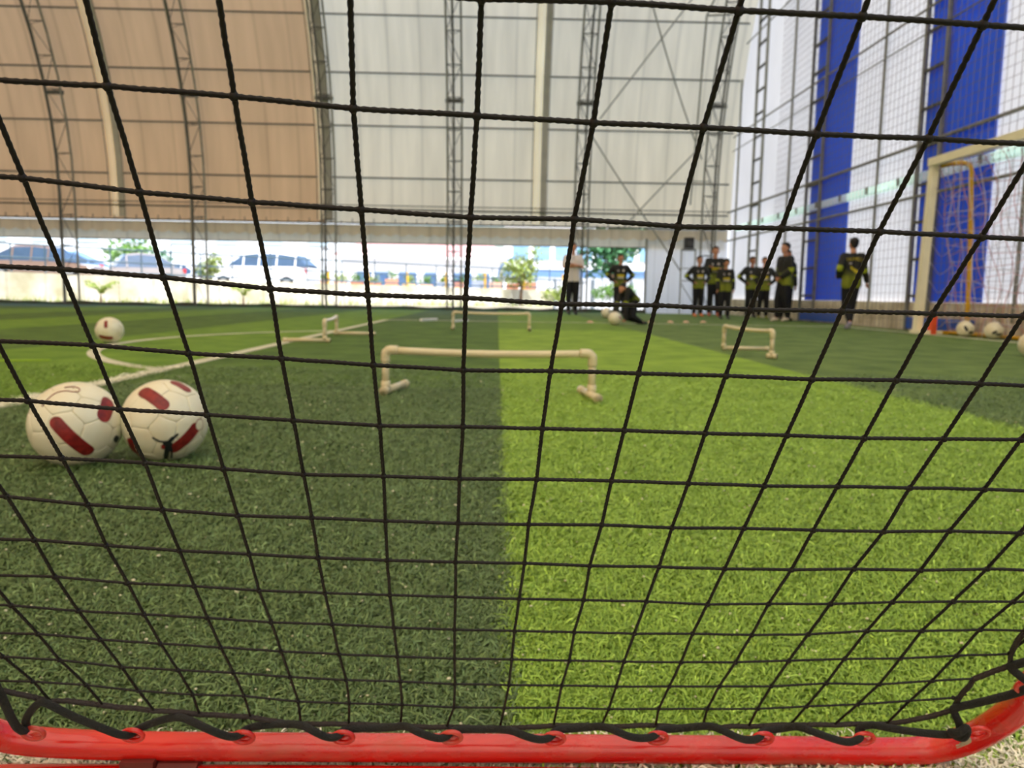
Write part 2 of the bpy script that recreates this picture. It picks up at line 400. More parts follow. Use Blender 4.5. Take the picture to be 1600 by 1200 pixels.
# resample by arc length
def resample(P, step):
    P = [Vector((0, p[0], p[1])) for p in P]; out = [P[0]]; acc = 0; 
    for a, b_ in zip(P, P[1:]):
        L = (b_-a).length; t = step-acc
        while t <= L: out.append(a.lerp(b_, t/L)); t += step
        acc = (acc+L) % step
    return out
for i, (x, _) in enumerate(TX):
    if i in tl: lab, g = tl[i], None
    else: lab, g = 'grey arch truss further left along the hall outside the picture', 'arch trusses out of view on the left'
    t = thing('arch_truss', lab, 'truss', (x, YB-.25, 0), group=g)
    for dx in (-.2, .2):
        MB().tube([(x+dx, y, z) for y, z in arch], .030, 7).build('chord', M_steel, t)
    MB().tube([(x, y, z) for y, z in arch_in], .030, 7).build('chord', M_steel_d, t)
    if i >= 1:
        A = resample(arch, .84); B = resample(arch_in, .815); n = min(len(A), len(B), 36); lc = MB()
        for k in range(n-1):
            a0, a1 = A[k], A[k+1]; c0, c1 = B[k], B[k+1]
            lc.bar((x-.2, a0.y, a0.z), (x+.2, a0.y, a0.z), .022)
            s0, s1 = (-.2, .2) if k % 2 else (.2, -.2)
            lc.bar((x+s0, a0.y, a0.z), (x+s1, a1.y, a1.z), .014)
            lc.bar((x-.2, a0.y, a0.z), (x, c0.y, c0.z), .014); lc.bar((x+.2, a0.y, a0.z), (x, c0.y, c0.z), .014)
            lc.bar((x, c0.y, c0.z), (x-.2, a1.y, a1.z), .012)
            lc.box((x, a0.y, a0.z), (.06, .03, .03))
        lc.build('lacing', M_steel_d, t)['kind'] = 'stuff'
# flange plates where arch sections bolt together (z about 6)
    fz = 5.75; fy = prof(fz)-.25
    MB().box((x, fy, fz), (.5, .06, .10)).build('splice_plate', M_steel_d, t)

# bracing cables crossing in the last bay
for nm, a, c, lab in (
    ('bracing_cable', (2.78, 5.36), (5.75, 9.2), 'diagonal brace in the right hand bay rising to the right, upper pair'),
    ('bracing_cable', (5.73, 4.36), (3.35, 9.2), 'diagonal brace in the right hand bay rising to the left, upper pair'),
    ('bracing_cable', (2.6, 4.9), (5.3, 1.2), 'diagonal brace in the right hand bay falling to the right, lower pair'),
    ('bracing_cable', (5.75, 4.8), (3.6, 2.45), 'diagonal brace in the right hand bay falling to the left, lower pair')):
    P = []
    for k in range(9):
        z = a[1]+(c[1]-a[1])*k/8; x = a[0]+(c[0]-a[0])*k/8; P.append((x, prof(z)-.30, z))
    tag(MB().tube(P, .02, 6).build(nm, M_steel, base=P[0]), lab, 'brace', 'crossed braces in the last bay')
# outrigger post frame beside the corner truss
pf = thing('post_frame', 'slim grey frame standing out beside the corner truss high on the slope', 'frame', (5.45, 22.1, 3))
MB().tube([(5.47, prof(3.2)-.35, 3.1), (5.38, prof(7.8)-.35, 7.8)], .025, 6).build('frame_post', M_steel, pf)
MB().bar((5.38, prof(7.8)-.35, 7.8), (6.05, prof(7.8)-.35, 7.85), .04).build('frame_arm', M_steel, pf)
MB().bar((5.38, prof(7.8)-.35, 7.8), (5.95, prof(9.3)-.35, 9.3), .035).build('frame_strut', M_steel, pf)
MB().bar((5.47, prof(3.6)-.35, 3.75), (6.05, prof(3.6)-.35, 3.75), .03).build('frame_arm', M_steel, pf)

# ---- gable ladder columns
for (y0, y1, lab) in ((19.85, 20.5, 'narrow ladder column on the gable wall nearest the corner truss'), (16.12, 16.85, 'grey ladder column in front of the farther blue strip'),
                      (11.8, 12.4, 'grey ladder column in front of the nearer blue strip'), (7.3, 7.9, 'grey ladder column on the gable nearest the camera')):
    t = thing('gable_column', lab, 'column', (XR-.14, (y0+y1)/2, 0)); zt = 3+13.6*sqrt(max(0, 1-((y1-2.6)/20)**2))-.2
    xx = XR-.10
    for y in (y0, y1): MB().box((xx, y, zt/2), (.06, .055, zt)).build('column_chord', M_steel, t)
    z = .55; 
    while z < min(zt, 9):
        MB().box((xx, (y0+y1)/2, z), (.05, y1-y0, .045)).build('rung', M_steel_d, t); z += .58

# ---- safety net in front of the gable
sn = MB(); X = XR-.16; k = 0
y = 2.0
while y < 18.6: sn.bar((X, y, 0), (X, y, min(9.5, 3+13.6*sqrt(max(0, 1-((y-2.6)/20)**2))-.2)), .005); y += .145
z = .02
while z < 9.5:
    sn.bar((X, 2.0, z), (X, min(18.6, prof(z)-.3), z), .005); z += .145
tag(sn.build('safety_net', mat('grey_netting', (140, 134, 142), .7, 5, .2), base=(X, 10, 0)), 'fine grey safety netting stretched along the white gable wall', 'net')

# ---- loudspeaker on its stand in the corner
ls = thing('loudspeaker', 'small black loudspeaker on a thin stand in the far corner', 'speaker', (5.45, 22.1, 0))
MB().box((5.45, 22.15, 2.02), (.25, .22, .30)).build('cabinet', M_blacksm, ls)
MB().ell((5.45, 22.03, 1.98), (.085, .02, .085)).build('cone', mat('speaker_cone', (60, 60, 62), .5, 9, .3), ls)
MB().box((5.45, 22.15, 1.83), (.40, .12, .05)).build('shelf_plate', M_steel_d, ls)
for dx in (-.2, .2): MB().tube([(5.45+dx, 22.15, 0), (5.45+dx, 22.15, 1.82)], .022, 6).build('stand_post', M_steel, ls)
for z in (.95, 1.3): MB().bar((5.25, 22.15, z), (5.65, 22.15, z), .025).build('stand_rail', M_steel, ls)
MB().bar((5.25, 22.15, .9), (5.65, 22.15, .3), .02).build('stand_brace', M_steel, ls)
NET_O = Vector((-0.00857, 0.27414, 0.56265)); NET_U = Vector((0.99898, 0.03303, -0.03067)); NET_V = Vector((-0.04447, 0.61083, -0.79051))
# measured knot positions in the net plane (mm), row: (first column, [(u, v), ...])
KNOTS = {
  0: (0, [(1.9,2.8),(46.5,0.9),(91.1,0.9),(134.7,0.0),(178.4,0.0)]),
  1: (-3, [(-133.8,41.8),(-88.3,42.7),(-44.6,44.6),(1.9,44.6),(46.5,44.6),(89.2,43.7),(133.8,43.7),(178.4,42.7)]),
  2: (-4, [(-178.4,81.8),(-133.8,85.5),(-89.2,87.3),(-44.6,88.3),(0.9,89.2),(44.6,87.3),(89.2,88.3),(133.8,86.4),(176.5,85.5),(222.1,85.5)]),
  3: (-4, [(-178.4,126.4),(-134.7,128.2),(-88.3,131.9),(-44.6,132.9),(0.0,131.9),(44.6,132.9),(88.3,131.0),(132.9,131.0),(176.5,129.2),(220.2,128.2),(263.9,127.3)]),
  4: (-4, [(-178.4,171.0),(-133.8,173.8),(-89.2,174.7),(-44.6,176.5),(0.0,177.5),(43.7,175.6),(88.3,174.7),(132.9,173.8),(177.5,173.8),(221.1,171.9),(265.7,171.9)]),
  5: (-5, [(-223.0,211.8),(-178.4,215.6),(-133.8,217.4),(-89.2,219.3),(-43.7,221.1),(0.9,219.3),(43.7,218.4),(88.3,217.4),(132.9,217.4),(178.4,216.5),(222.1,216.5),(266.7,214.6),(310.3,212.8)]),
  6: (-5, [(-221.1,257.4),(-176.5,259.2),(-133.8,262.0),(-89.2,264.8),(-43.7,263.9),(0.0,263.9),(44.6,262.0),(88.3,261.1),(133.8,261.1),(179.3,261.1),(223.0,259.2),(266.7,258.3),(312.2,257.4)]),
  7: (-6, [(-264.8,294.5),(-220.2,300.1),(-177.5,302.9),(-133.8,306.6),(-89.2,306.6),(-44.6,307.6),(0.0,307.6),(43.7,306.6),(89.2,304.8),(133.8,305.7),(179.3,303.8),(223.9,303.8),(269.5,302.9),(311.3,300.1),(357.7,300.1)]),
  8: (-6, [(-264.8,339.1),(-222.1,342.9),(-177.5,346.6),(-133.8,348.4),(-90.1,350.3),(-45.5,351.2),(-0.9,351.2),(44.6,350.3),(88.3,351.2),(134.7,350.3),(179.3,350.3),(224.9,349.4),(266.7,346.6),(313.1,345.7),(357.7,341.9)]),
  9: (-6, [(-266.7,381.9),(-221.1,387.5),(-177.5,389.3),(-134.7,393.0),(-90.1,394.0),(-45.5,394.9),(0.0,394.9),(44.6,395.8),(90.1,394.9),(134.7,394.9),(179.3,396.8),(223.0,394.0),(267.6,392.1),(311.3,387.5),(354.9,384.7),(398.6,382.8)]),
  10: (-7, [(-309.4,420.9),(-265.7,426.5),(-221.1,429.3),(-177.5,432.1),(-132.9,436.7),(-89.2,437.6),(-44.6,440.4),(0.0,441.4),(44.6,441.4),(89.2,441.4),(134.7,441.4),(178.4,439.5),(223.9,439.5),(266.7,436.7),(309.4,429.3),(351.2,427.4),(394.9,423.7)]),
  11: (-7, [(-305.7,461.8),(-263.0,468.3),(-220.2,472.9),(-176.5,476.7),(-131.9,481.3),(-88.3,484.1),(-43.7,486.0),(0.9,487.8),(45.5,486.9),(91.1,486.9),(134.7,486.9),(180.3,486.0),(223.9,484.1),(265.7,479.4),(309.4,474.8),(354.0,472.0),(396.8,465.5),(436.7,460.9)]),
  12: (-8, [(-344.7,499.0),(-303.8,502.7),(-260.2,512.9),(-217.4,516.6),(-174.7,519.4),(-131.0,525.0),(-86.4,528.7),(-42.7,529.6),(1.9,532.4),(46.5,532.4),(90.1,531.5),(135.7,531.5),(180.3,529.6),(222.1,527.8),(265.7,525.9),(310.3,518.5),(355.9,518.5),(397.7,510.1),(430.2,504.5)]),
  13: (-8, [(-337.3,541.7),(-297.3,546.4),(-258.3,555.6),(-215.6,561.2),(-173.8,562.1),(-130.1,571.4),(-87.3,573.3),(-42.7,574.2),(1.9,577.9),(45.5,577.0),(91.1,575.2),(136.6,576.1),(180.3,574.2),(223.0,572.4),(267.6,570.5),(309.4,564.0),(353.1,558.4),(395.8,555.6),(433.0,543.6)]),
  14: (-8, [(-336.4,577.0),(-295.5,584.4),(-255.5,593.7),(-218.4,599.3),(-175.6,604.9),(-133.8,619.8),(-91.1,615.1),(-45.5,620.7),(-3.7,618.8),(43.7,624.4),(92.0,611.4),(135.7,613.2),(184.9,610.5),(228.6,613.2),(270.4,607.7),(307.6,603.0),(348.4,601.2),(395.8,598.4)]),
}
CORD = [(-0.3876,0.5619,0.1793),(-0.3927,0.5887,0.1381),(-0.3942,0.6043,0.1040),(-0.3962,0.6164,0.0884),(-0.3984,0.6300,0.0814),(-0.3981,0.6252,0.0941),(-0.3733,0.6058,0.1212),(-0.3657,0.6059,0.1195),(-0.3513,0.6117,0.1056),(-0.3261,0.6130,0.0936),(-0.3161,0.6223,0.0818),(-0.3116,0.6306,0.0767),(-0.3113,0.6395,0.0767),(-0.2935,0.6350,0.0860),(-0.2746,0.6301,0.0942),(-0.2615,0.6250,0.0961),(-0.2372,0.6173,0.0892),(-0.2253,0.6258,0.0783),(-0.2189,0.6325,0.0754),(-0.2169,0.6434,0.0760),(-0.2016,0.6417,0.0801),(-0.1844,0.6401,0.0823),(-0.1649,0.6342,0.0853),(-0.1504,0.6198,0.0869),(-0.1399,0.6285,0.0759),(-0.1321,0.6335,0.0752),(-0.1316,0.6452,0.0748),(-0.1155,0.6468,0.0745),(-0.0898,0.6462,0.0755),(-0.0755,0.6360,0.0841),(-0.0633,0.6208,0.0867),(-0.0465,0.6304,0.0745),(-0.0379,0.6354,0.0739),(-0.0352,0.6471,0.0735),(-0.0043,0.6489,0.0732),(0.0167,0.6429,0.0762),(0.0275,0.6260,0.0811),(0.0431,0.6331,0.0720),(0.0535,0.6372,0.0726),(0.0565,0.6480,0.0733),(0.0790,0.6489,0.0742),(0.0976,0.6386,0.0828),(0.1072,0.6209,0.0886),(0.1218,0.6296,0.0775),(0.1352,0.6315,0.0752),(0.1452,0.6365,0.0746),(0.1502,0.6490,0.0732),(0.1718,0.6498,0.0740),(0.1944,0.6387,0.0838),(0.2021,0.6228,0.0874),(0.2206,0.6333,0.0739),(0.2316,0.6352,0.0716),(0.2404,0.6393,0.0722),(0.2450,0.6509,0.0719),(0.2628,0.6517,0.0728),(0.2724,0.6404,0.0826),(0.2812,0.6245,0.0861),(0.3148,0.6389,0.0679),(0.3236,0.6381,0.0690),(0.3319,0.6403,0.0720),(0.3309,0.6495,0.0732),(0.3389,0.6431,0.0831),(0.3500,0.6344,0.0847),(0.3708,0.6254,0.0860),(0.4035,0.6301,0.0803),(0.4059,0.6184,0.0898),(0.4073,0.6215,0.0956),(0.4018,0.6232,0.1064),(0.4007,0.6228,0.1101),(0.4161,0.6121,0.1209),(0.4341,0.5854,0.1458),(0.4290,0.5696,0.1597),(0.4245,0.5753,0.1620),(0.4128,0.5754,0.1716),(0.4138,0.5740,0.1734),(0.4266,0.5459,0.1968)]
HOOKS = [(-0.3932,0.6284,0.0794),(-0.3106,0.6318,0.0760),(-0.2166,0.6354,0.0724),(-0.1299,0.6364,0.0722),(-0.0352,0.6374,0.0720),(0.0560,0.6402,0.0696),(0.1479,0.6403,0.0705),(0.2433,0.6423,0.0691),(0.3353,0.6433,0.0689),(0.4346,0.6373,0.0779),(0.4318,0.5800,0.1520)]
BAR = [(-0.4628,0.6417,0.0818),(-0.4428,0.6601,0.0583),(-0.4198,0.6685,0.0477),(-0.3876,0.6726,0.0428),(-0.3368,0.6759,0.0390),(-0.2198,0.6792,0.0363),(0.0199,0.6839,0.0330),(0.2044,0.6880,0.0299),(0.3300,0.6915,0.0270),(0.3937,0.6933,0.0255),(0.4290,0.6897,0.0305),(0.4541,0.6727,0.0528),(0.4637,0.6458,0.0876),(0.4638,0.6243,0.1155),(0.4569,0.5896,0.1603)]
# ================================================================== REBOUNDER (the net the photo looks through)
S_ = .0446/.048
NET_N = NET_U.cross(NET_V)
def NW(u, v, off=0): return NET_O+NET_U*u+NET_V*v+NET_N*off
cell_u, cell_v = .0446, .04344
node = {}
for r, (c0, l) in KNOTS.items():
    for i, (u, v) in enumerate(l): node[(r, c0+i)] = (u/1000, v/1000)
def nodep(r, c):
    if (r, c) in node: return node[(r, c)]
    # outside the part in view the mesh simply carries on square
    rr = min(max(r, 0), 14); cs = [k[1] for k in node if k[0] == rr]; cn = min(max(c, min(cs)), max(cs)); u, v = node[(rr, cn)]
    return (u+(c-cn)*cell_u, v+(r-rr)*cell_v)
reb = thing('rebounder', 'red tube rebounder with black net laced on by elastic cord, filling the foreground', 'rebounder', (0, .68, 0))
M_red = mat('red_paint', (212, 28, 18), .28, 14, .0, col2=(190, 20, 14), coat=.5, bump=.05, bump_scale=60)
def add_dust(m):
    nt = m.node_tree; b = nt.nodes['Principled BSDF']; src = b.inputs['Base Color'].links[0].from_socket
    tc = nt.nodes.new('ShaderNodeTexCoord'); n1 = nt.nodes.new('ShaderNodeTexNoise'); n1.inputs['Scale'].default_value = 11; n1.inputs['Detail'].default_value = 8; n1.inputs['Roughness'].default_value = .65
    mp = nt.nodes.new('ShaderNodeMapping'); mp.inputs['Scale'].default_value = (1, 2.5, 2.5); nt.links.new(tc.outputs['Object'], mp.inputs[0]); nt.links.new(mp.outputs[0], n1.inputs[0])
    rp = nt.nodes.new('ShaderNodeMapRange'); rp.inputs[1].default_value = .52; rp.inputs[2].default_value = .72; rp.inputs[4].default_value = .75; nt.links.new(n1.outputs[0], rp.inputs[0])
    mx = nt.nodes.new('ShaderNodeMix'); mx.data_type = 'RGBA'; mx.inputs[7].default_value = (*lin((176, 92, 70)), 1)
    nt.links.new(rp.outputs[0], mx.inputs[0]); nt.links.new(src, mx.inputs[6]); nt.links.new(mx.outputs[2], b.inputs['Base Color'])
    ra = nt.nodes.new('ShaderNodeMapRange'); ra.inputs[3].default_value = .25; ra.inputs[4].default_value = .8; nt.links.new(rp.outputs[0], ra.inputs[0]); nt.links.new(ra.outputs[0], b.inputs['Roughness'])
add_dust(M_red)
# frame: rounded rectangle of tube in the net plane
top = [(.505, .42), (.505, .3), (.505, 0), (.503, -.22), (.49, -.285), (.455, -.31), (.2, -.32), (-.2, -.32), (-.42, -.31), (-.465, -.285), (-.475, -.22), (-.475, .1), (-.475, .45), (-.470, .55), (-.460, .60)]
loop = catmull([Vector(p) for p in BAR]+[NW(u, v) for u, v in top], 6, closed=True)
MB().tube(loop, .0128, 20, closed=True).build('frame_tube', M_red, reb, smooth=True)
# hooks welded on the tube, each a small ring
for i, h in enumerate(HOOKS):
    h = Vector(h); out = NET_V if i < 9 else ((NET_V+NET_U).normalized() if i == 9 else NET_U)   # towards the tube
    sd_ = NET_N.cross(out); P = []
    for k in range(17):
        a = 2*pi*k/16
        P.append(h+sd_*.0088*cos(a)+(out*.0062-NET_N*.0022)*sin(a))
    MB().tube(P[:-1], .0021, 9, closed=True).build('cord_hook', M_red, reb, smooth=True)
    MB().ell(h+out*.0075+NET_N*.0015, (.0075, .0030, .0035), 10, 7).build('weld_bead', M_red, reb, smooth=True)
# base rail lying on the turf under the frame, brackets between
br = catmull([(-.62, .645, .012), (-.5, .665, .0125), (-.2, .667, .0125), (.2, .662, .0125), (.45, .650, .0125), (.55, .58, .0125), (.56, .2, .0125), (.54, -.3, .0125), (.3, -.34, .0125), (-.3, -.34, .0125), (-.6, -.3, .0125), (-.64, .2, .0125)], 6, closed=True)
MB().tube(br, .012, 14, closed=True).build('base_tube', M_red, reb, smooth=True)
M_bracket = mat('rusty_bracket', (110, 34, 26), .6, 20, .3)
for x, zc in ((-.305, .020), (.300, .011)):
    b = MB(); yc = .674 if x < 0 else .664
    b.box((x-.017, yc-.005, zc), (.030, .020, .026)); b.tube([(x+.0, yc-.006, zc-.002), (x+.036, yc-.006, zc-.002)], .011, 12)
    b.build('hinge_bracket', M_bracket, reb)
# elastic cord laced between the edge rope and the hooks
def chaikin(P, n=2):
    P = [Vector(p) for p in P]
    for _ in range(n): P = [P[0]]+[q for a, b_ in zip(P, P[1:]) for q in (a.lerp(b_, .25), a.lerp(b_, .75))]+[P[-1]]
    return P
CP = chaikin(CORD, 3)
M_cord = mat('elastic_cord', (30, 31, 29), .85, 400, .25, bump=.5, bump_scale=900)
MB().tube(CP, .0033, 10).build('elastic_cord', M_cord, reb, smooth=True)['label'] = 'thick black elastic lacing cord'
# knotted lump at the right corner with a tatty string tail
KN = Vector(CORD[65])
MB().tube(catmull([KN+NET_U*.006*cos(a)+NET_V*.007*sin(a)-NET_N*.002*sin(2*a) for a in [k*pi/4 for k in range(9)]], 4), .0036, 9).build('cord_knot', M_cord, reb, smooth=True)
b = MB()
for k in range(7):
    b.tube(catmull([KN+NET_U*.006, KN+NET_U*(.008+.0012*k-.003)+NET_V*.009-NET_N*.004, KN+NET_U*(.009+rnd.uniform(-.004, .004))+NET_V*(.018+rnd.uniform(-.004, .01))-NET_N*.003], 4), .0006, 4)
b.build('string_tail', mat('pale_string', (186, 176, 150), .8, 30, .2), reb)
# the net: one object per cord
M_netc = mat('net_cord', (17, 10, 12), .6, 260, .35, spec=.35)
net = bpy.data.objects.new('net', None); C.objects.link(net); net.parent = reb; net['label'] = 'black knotted square mesh net'
CMIN, CMAX, RMIN = -9, 10, -6
def twisted(pts, rad, pitch=.0070, n=8, step=.0013):
    Q = []; acc = 0.0; out = [Vector(pts[0])]; 
    for a, b_ in zip(pts, pts[1:]):
        a = Vector(a); b_ = Vector(b_); L = (b_-a).length; m = max(1, int(L/step))
        for k in range(1, m+1): out.append(a.lerp(b_, k/m))
    s = [0.0]
    for a, b_ in zip(out, out[1:]): s.append(s[-1]+(b_-a).length)
    ph0 = rnd.uniform(0, 6)
    return MB().tube(out, rad, n, prof=lambda i, a: .74+.40*abs(cos(a-ph0-s[i]*2*pi/pitch)))
def wob(p, k, amp=.00025): 
    return Vector(p)+Vector((noise.noise(Vector(p)*90+Vector((k, 0, 0))), noise.noise(Vector(p)*90+Vector((0, k, 0))), noise.noise(Vector(p)*90)))*amp
for r in range(RMIN, 14):
    pts = []
    cl = list(range(CMIN, CMAX+1)); 
    P0 = [NW(*nodep(r, c), 0) for c in cl]
    if r == 12: P0 = P0[:19]+[NW(.463*S_, .543*S_)]
    if r == 13: P0 = P0[:18]+[NW(.464*S_, .583*S_), NW(.473*S_, .575*S_)]
    if r == 11: P0 = P0[:19]+[NW(.470*S_, .496*S_)]
    P1 = []
    for a, b_ in zip(P0, P0[1:]):
        for k in range(4): P1.append(wob(a.lerp(b_, k/4), r))
    P1.append(P0[-1])
    m = twisted(P1, .00108 if r < 9 else .00094)
    for p in P0[:-1]: m.ell(p, (.0020, .0018, .0020), 8, 6)
    m.build('net_cord', M_netc, net, smooth=True)
for c in range(CMIN, CMAX+1):
    rmax = 14 if (14, c) in node else (14 if c < -8 else 11)
    P0 = [NW(*nodep(r, c), .0004) for r in range(RMIN, rmax+1)]
    P1 = []
    for a, b_ in zip(P0, P0[1:]):
        for k in range(4): P1.append(wob(a.lerp(b_, k/4), c+40))
    P1.append(P0[-1])
    twisted(P1, .00108).build('net_cord', M_netc, net, smooth=True)
rope = [(-.44, .50), (-.4157, .567), (-.3973, .6011), (-.3619, .6208), (-.3182, .6286), (-.2748, .6394), (-.2355, .6451), (-.1894, .6505), (-.1445, .6647), (-.0979, .6639), (-.0487, .6667), (-.0037, .667), (.0469, .6689), (.0995, .6596), (.1462, .6604), (.1986, .6569), (.2457, .6599), (.2906, .6535), (.3315, .6489), (.3752, .6473), (.4261, .6438), (.4594, .6258), (.4762, .6104), (.4690, .5825), (.4635, .5440), (.4740, .5275), (.4830, .5170), (.4720, .4961), (.4648, .4716), (.4603, .4299), (.462, .2), (.462, -.25), (.1, -.285), (-.35, -.285), (-.43, -.22), (-.435, .2), (-.44, .50)]
RP = [NW(u*S_, v*S_, -.0008) for u, v in rope]
RP2 = []
for a, b_ in zip(RP, RP[1:]):
    m = max(1, int((b_-a).length/.012))
    for k in range(m): RP2.append(wob(a.lerp(b_, k/m), 3, .0012))
RP2.append(RP[-1])
e = twisted(RP2, .00165, .009, 8, .002); twisted_b = twisted([p+Vector((0, .0015, .001)) for p in RP2], .0012, .007, 8, .002)
e.add(twisted_b.v, twisted_b.f)
for k in range(0, 260):       # frayed strands
    p = RP2[rnd.randrange(len(RP2))]; d = Vector((rnd.uniform(-1, 1), rnd.uniform(-1, 1), rnd.uniform(-1, 1))).normalized()
    e.bar(p, p+d*rnd.uniform(.003, .006), .00035)
e.build('edge_rope', mat('edge_rope', (48, 40, 38), .9, 300, .4), net, smooth=True)

# ================================================================== FOOTBALLS
M_ball = mat('ball_white', (226, 224, 200), .38, 9, .0, col2=(216, 206, 174), coat=.15)
M_bred = mat('ball_red_print', (104, 6, 14), .45, 60, .0, col2=(142, 30, 28))
M_bblk = mat('ball_black_print', (22, 30, 34), .5, 20, .2)
M_seam = mat('ball_seam', (172, 160, 132), .7, 20, .2)
ph = (1+sqrt(5))/2
ICO = [Vector(v).normalized() for v in [(-1, ph, 0), (1, ph, 0), (-1, -ph, 0), (1, -ph, 0), (0, -1, ph), (0, 1, ph), (0, -1, -ph), (0, 1, -ph), (ph, 0, -1), (ph, 0, 1), (-ph, 0, -1), (-ph, 0, 1)]]
IF = [(0, 11, 5), (0, 5, 1), (0, 1, 7), (0, 7, 10), (0, 10, 11), (1, 5, 9), (5, 11, 4), (11, 10, 2), (10, 7, 6), (7, 1, 8), (3, 9, 4), (3, 4, 2), (3, 2, 6), (3, 6, 8), (3, 8, 9), (4, 9, 5), (2, 4, 11), (6, 2, 10), (8, 6, 7), (9, 8, 1)]
def ball_faces():
    fs = []
    for a, b_, c in IF:
        A, B, Cc = ICO[a], ICO[b_], ICO[c]
        fs.append([A.lerp(B, 1/3), A.lerp(B, 2/3), B.lerp(Cc, 1/3), B.lerp(Cc, 2/3), Cc.lerp(A, 1/3), Cc.lerp(A, 2/3)])
    for i, v in enumerate(ICO):
        nb = [ICO[j] for j in range(12) if j != i and (ICO[j]-v).length < 1.1]
        t = v.orthogonal().normalized(); bt = v.cross(t)
        nb.sort(key=lambda q: math.atan2(q.dot(bt), q.dot(t))); fs.append([v.lerp(q, 1/3) for q in nb])
    return fs
def panel_mesh(face, Rm_, r=.11):
    face = [(Rm_ @ f).normalized() for f in face]; c = sum(face, Vector()).normalized(); n = len(face); ring = []
    for i in range(n):
        for k in range(4): ring.append(face[i].lerp(face[(i+1) % n], k/4).normalized())
    b = MB(); vs = [c*r]
    T = ((.35, 0), (.65, 0), (.88, 0), (.955, -.0004), (.985, -.0014), (1.0, -.0032))
    for t, d in T: vs += [c.lerp(q, t).normalized()*(r+d) for q in ring]
    m = len(ring); fs = [(0, 1+k, 1+(k+1) % m) for k in range(m)]
    for j in range(len(T)-1):
        for k in range(m): fs.append((1+j*m+k, 1+(j+1)*m+k, 1+(j+1)*m+(k+1) % m, 1+j*m+(k+1) % m))
    b.add(vs, fs); return b
BF = ball_faces()
def capsule(A, B, hw, r, n=10, m=6, lo=0, off=.0009):
    """stadium-shaped print following the ball between directions A and B; hw and r in metres"""
    A, B = Vector(A).normalized(), Vector(B).normalized(); d = (B-A); mid = (A+B).normalized()
    L = A.angle(B)*r; t = (d-mid*d.dot(mid)).normalized() if d.length > 1e-6 else mid.orthogonal().normalized(); s_ = mid.cross(t)
    b = MB(); N = 22; vs = []; H = L/2+hw
    for i in range(N+1):
        x = -H*cos(pi*i/N)
        e_ = max(0, abs(x)-L/2); wd = sqrt(max(0, hw*hw-e_*e_))
        for k in range(m+1):
            y = wd*(-1+2*k/m)
            q = mid*1.0; ang = sqrt(x*x+y*y)/r
            dirn = (t*x+s_*y); dirn = dirn.normalized() if dirn.length > 1e-9 else t
            q = mid*cos(ang)+dirn*sin(ang); vs.append(q*(r+off))
    b.add(vs, [(i*(m+1)+k, (i+1)*(m+1)+k, (i+1)*(m+1)+k+1, i*(m+1)+k+1) for i in range(N) for k in range(m)])
    return b
def print_fix(b, c):   # make faces look outwards
    me = b
    return me
def ball_panels(name, label, loc, rot, group=None):
    t = thing('football', label, 'ball', (loc[0], loc[1], 0), group=group)
    c = Vector((0, 0, .11)); Rm_ = Matrix.Rotation(rot[0], 3, 'X') @ Matrix.Rotation(rot[1], 3, 'Y') @ Matrix.Rotation(rot[2], 3, 'Z')
    MB().ell(c, .1068, 32, 20).build('bladder', M_seam, t, smooth=True, local=True)
    for f in BF:
        b = panel_mesh(f, Rm_); b.v = [(v[0], v[1], v[2]+.11) for v in b.v]
        b.build('panel', M_ball, t, smooth=True, local=True)
    return t
def stick(b, t, m, name='red_print', lab=None):
    b.v = [(v[0], v[1], v[2]+.11) for v in b.v]
    o = b.build(name, m, t, smooth=True, local=True)
    if lab: o['label'] = lab
    return o
bl_ = ball_panels('football', 'white football with long dark red bar print, left one of the touching pair', (-1.084, 1.982), (.5, .3, .9))
stick(capsule((.099, -.976, .195), (.575, -.658, -.486), .0165, .11), bl_, M_bred)
stick(capsule((.867, -.396, .302), (.836, -.137, .532), .019, .11), bl_, M_bred)
rg = [Vector(v).normalized()*.1108 for v in ((-.30, -.79, .53), (-.219, -.696, .684), (-.097, -.571, .815), (.088, -.513, .854), (.25, -.50, .84), (.33, -.43, .83), (.296, -.34, .87), (.15, -.34, .92), (0, -.40, .90))]
stick(MB().tube(catmull(rg, 5), .0013, 5), bl_, M_bred, 'red_outline')
stick(capsule((.95, -.1, -.30), (.93, 0, -.36), .008, .11), bl_, M_bblk, 'black_print')
brr = ball_panels('football', 'white football with a red bar, black leaping animal mark, right one of the touching pair', (-.890, 2.066), (1.1, .2, .35))
stick(capsule((-.217, -.585, .781), (.301, -.803, .515), .0165, .11), brr, M_bred)
stick(capsule((.34, -.10, .935), (.571, -.122, .812), .0155, .11), brr, M_bred)
stick(capsule((.495, -.68, -.541), (.885, -.451, -.115), .0165, .11), brr, M_bred)
stick(capsule((.945, -.324, -.043), (.947, -.318, -.03), .0150, .11, off=.0012), brr, M_bred, 'red_outline')
stick(capsule((.945, -.324, -.043), (.947, -.318, -.03), .0130, .11, off=.0016), brr, M_ball, 'white_dot')
stick(capsule((.29, -.815, -.50), (.30, -.835, -.46), .0058, .11), brr, M_bred)
stick(capsule((-.448, -.851, -.274), (-.503, -.482, -.717), .0125, .11), brr, M_bred)
stick(capsule((-.538, -.836, -.111), (-.53, -.83, -.18), .0125, .11, off=.0012), brr, M_ball, 'white_dot')
mk_ = MB()
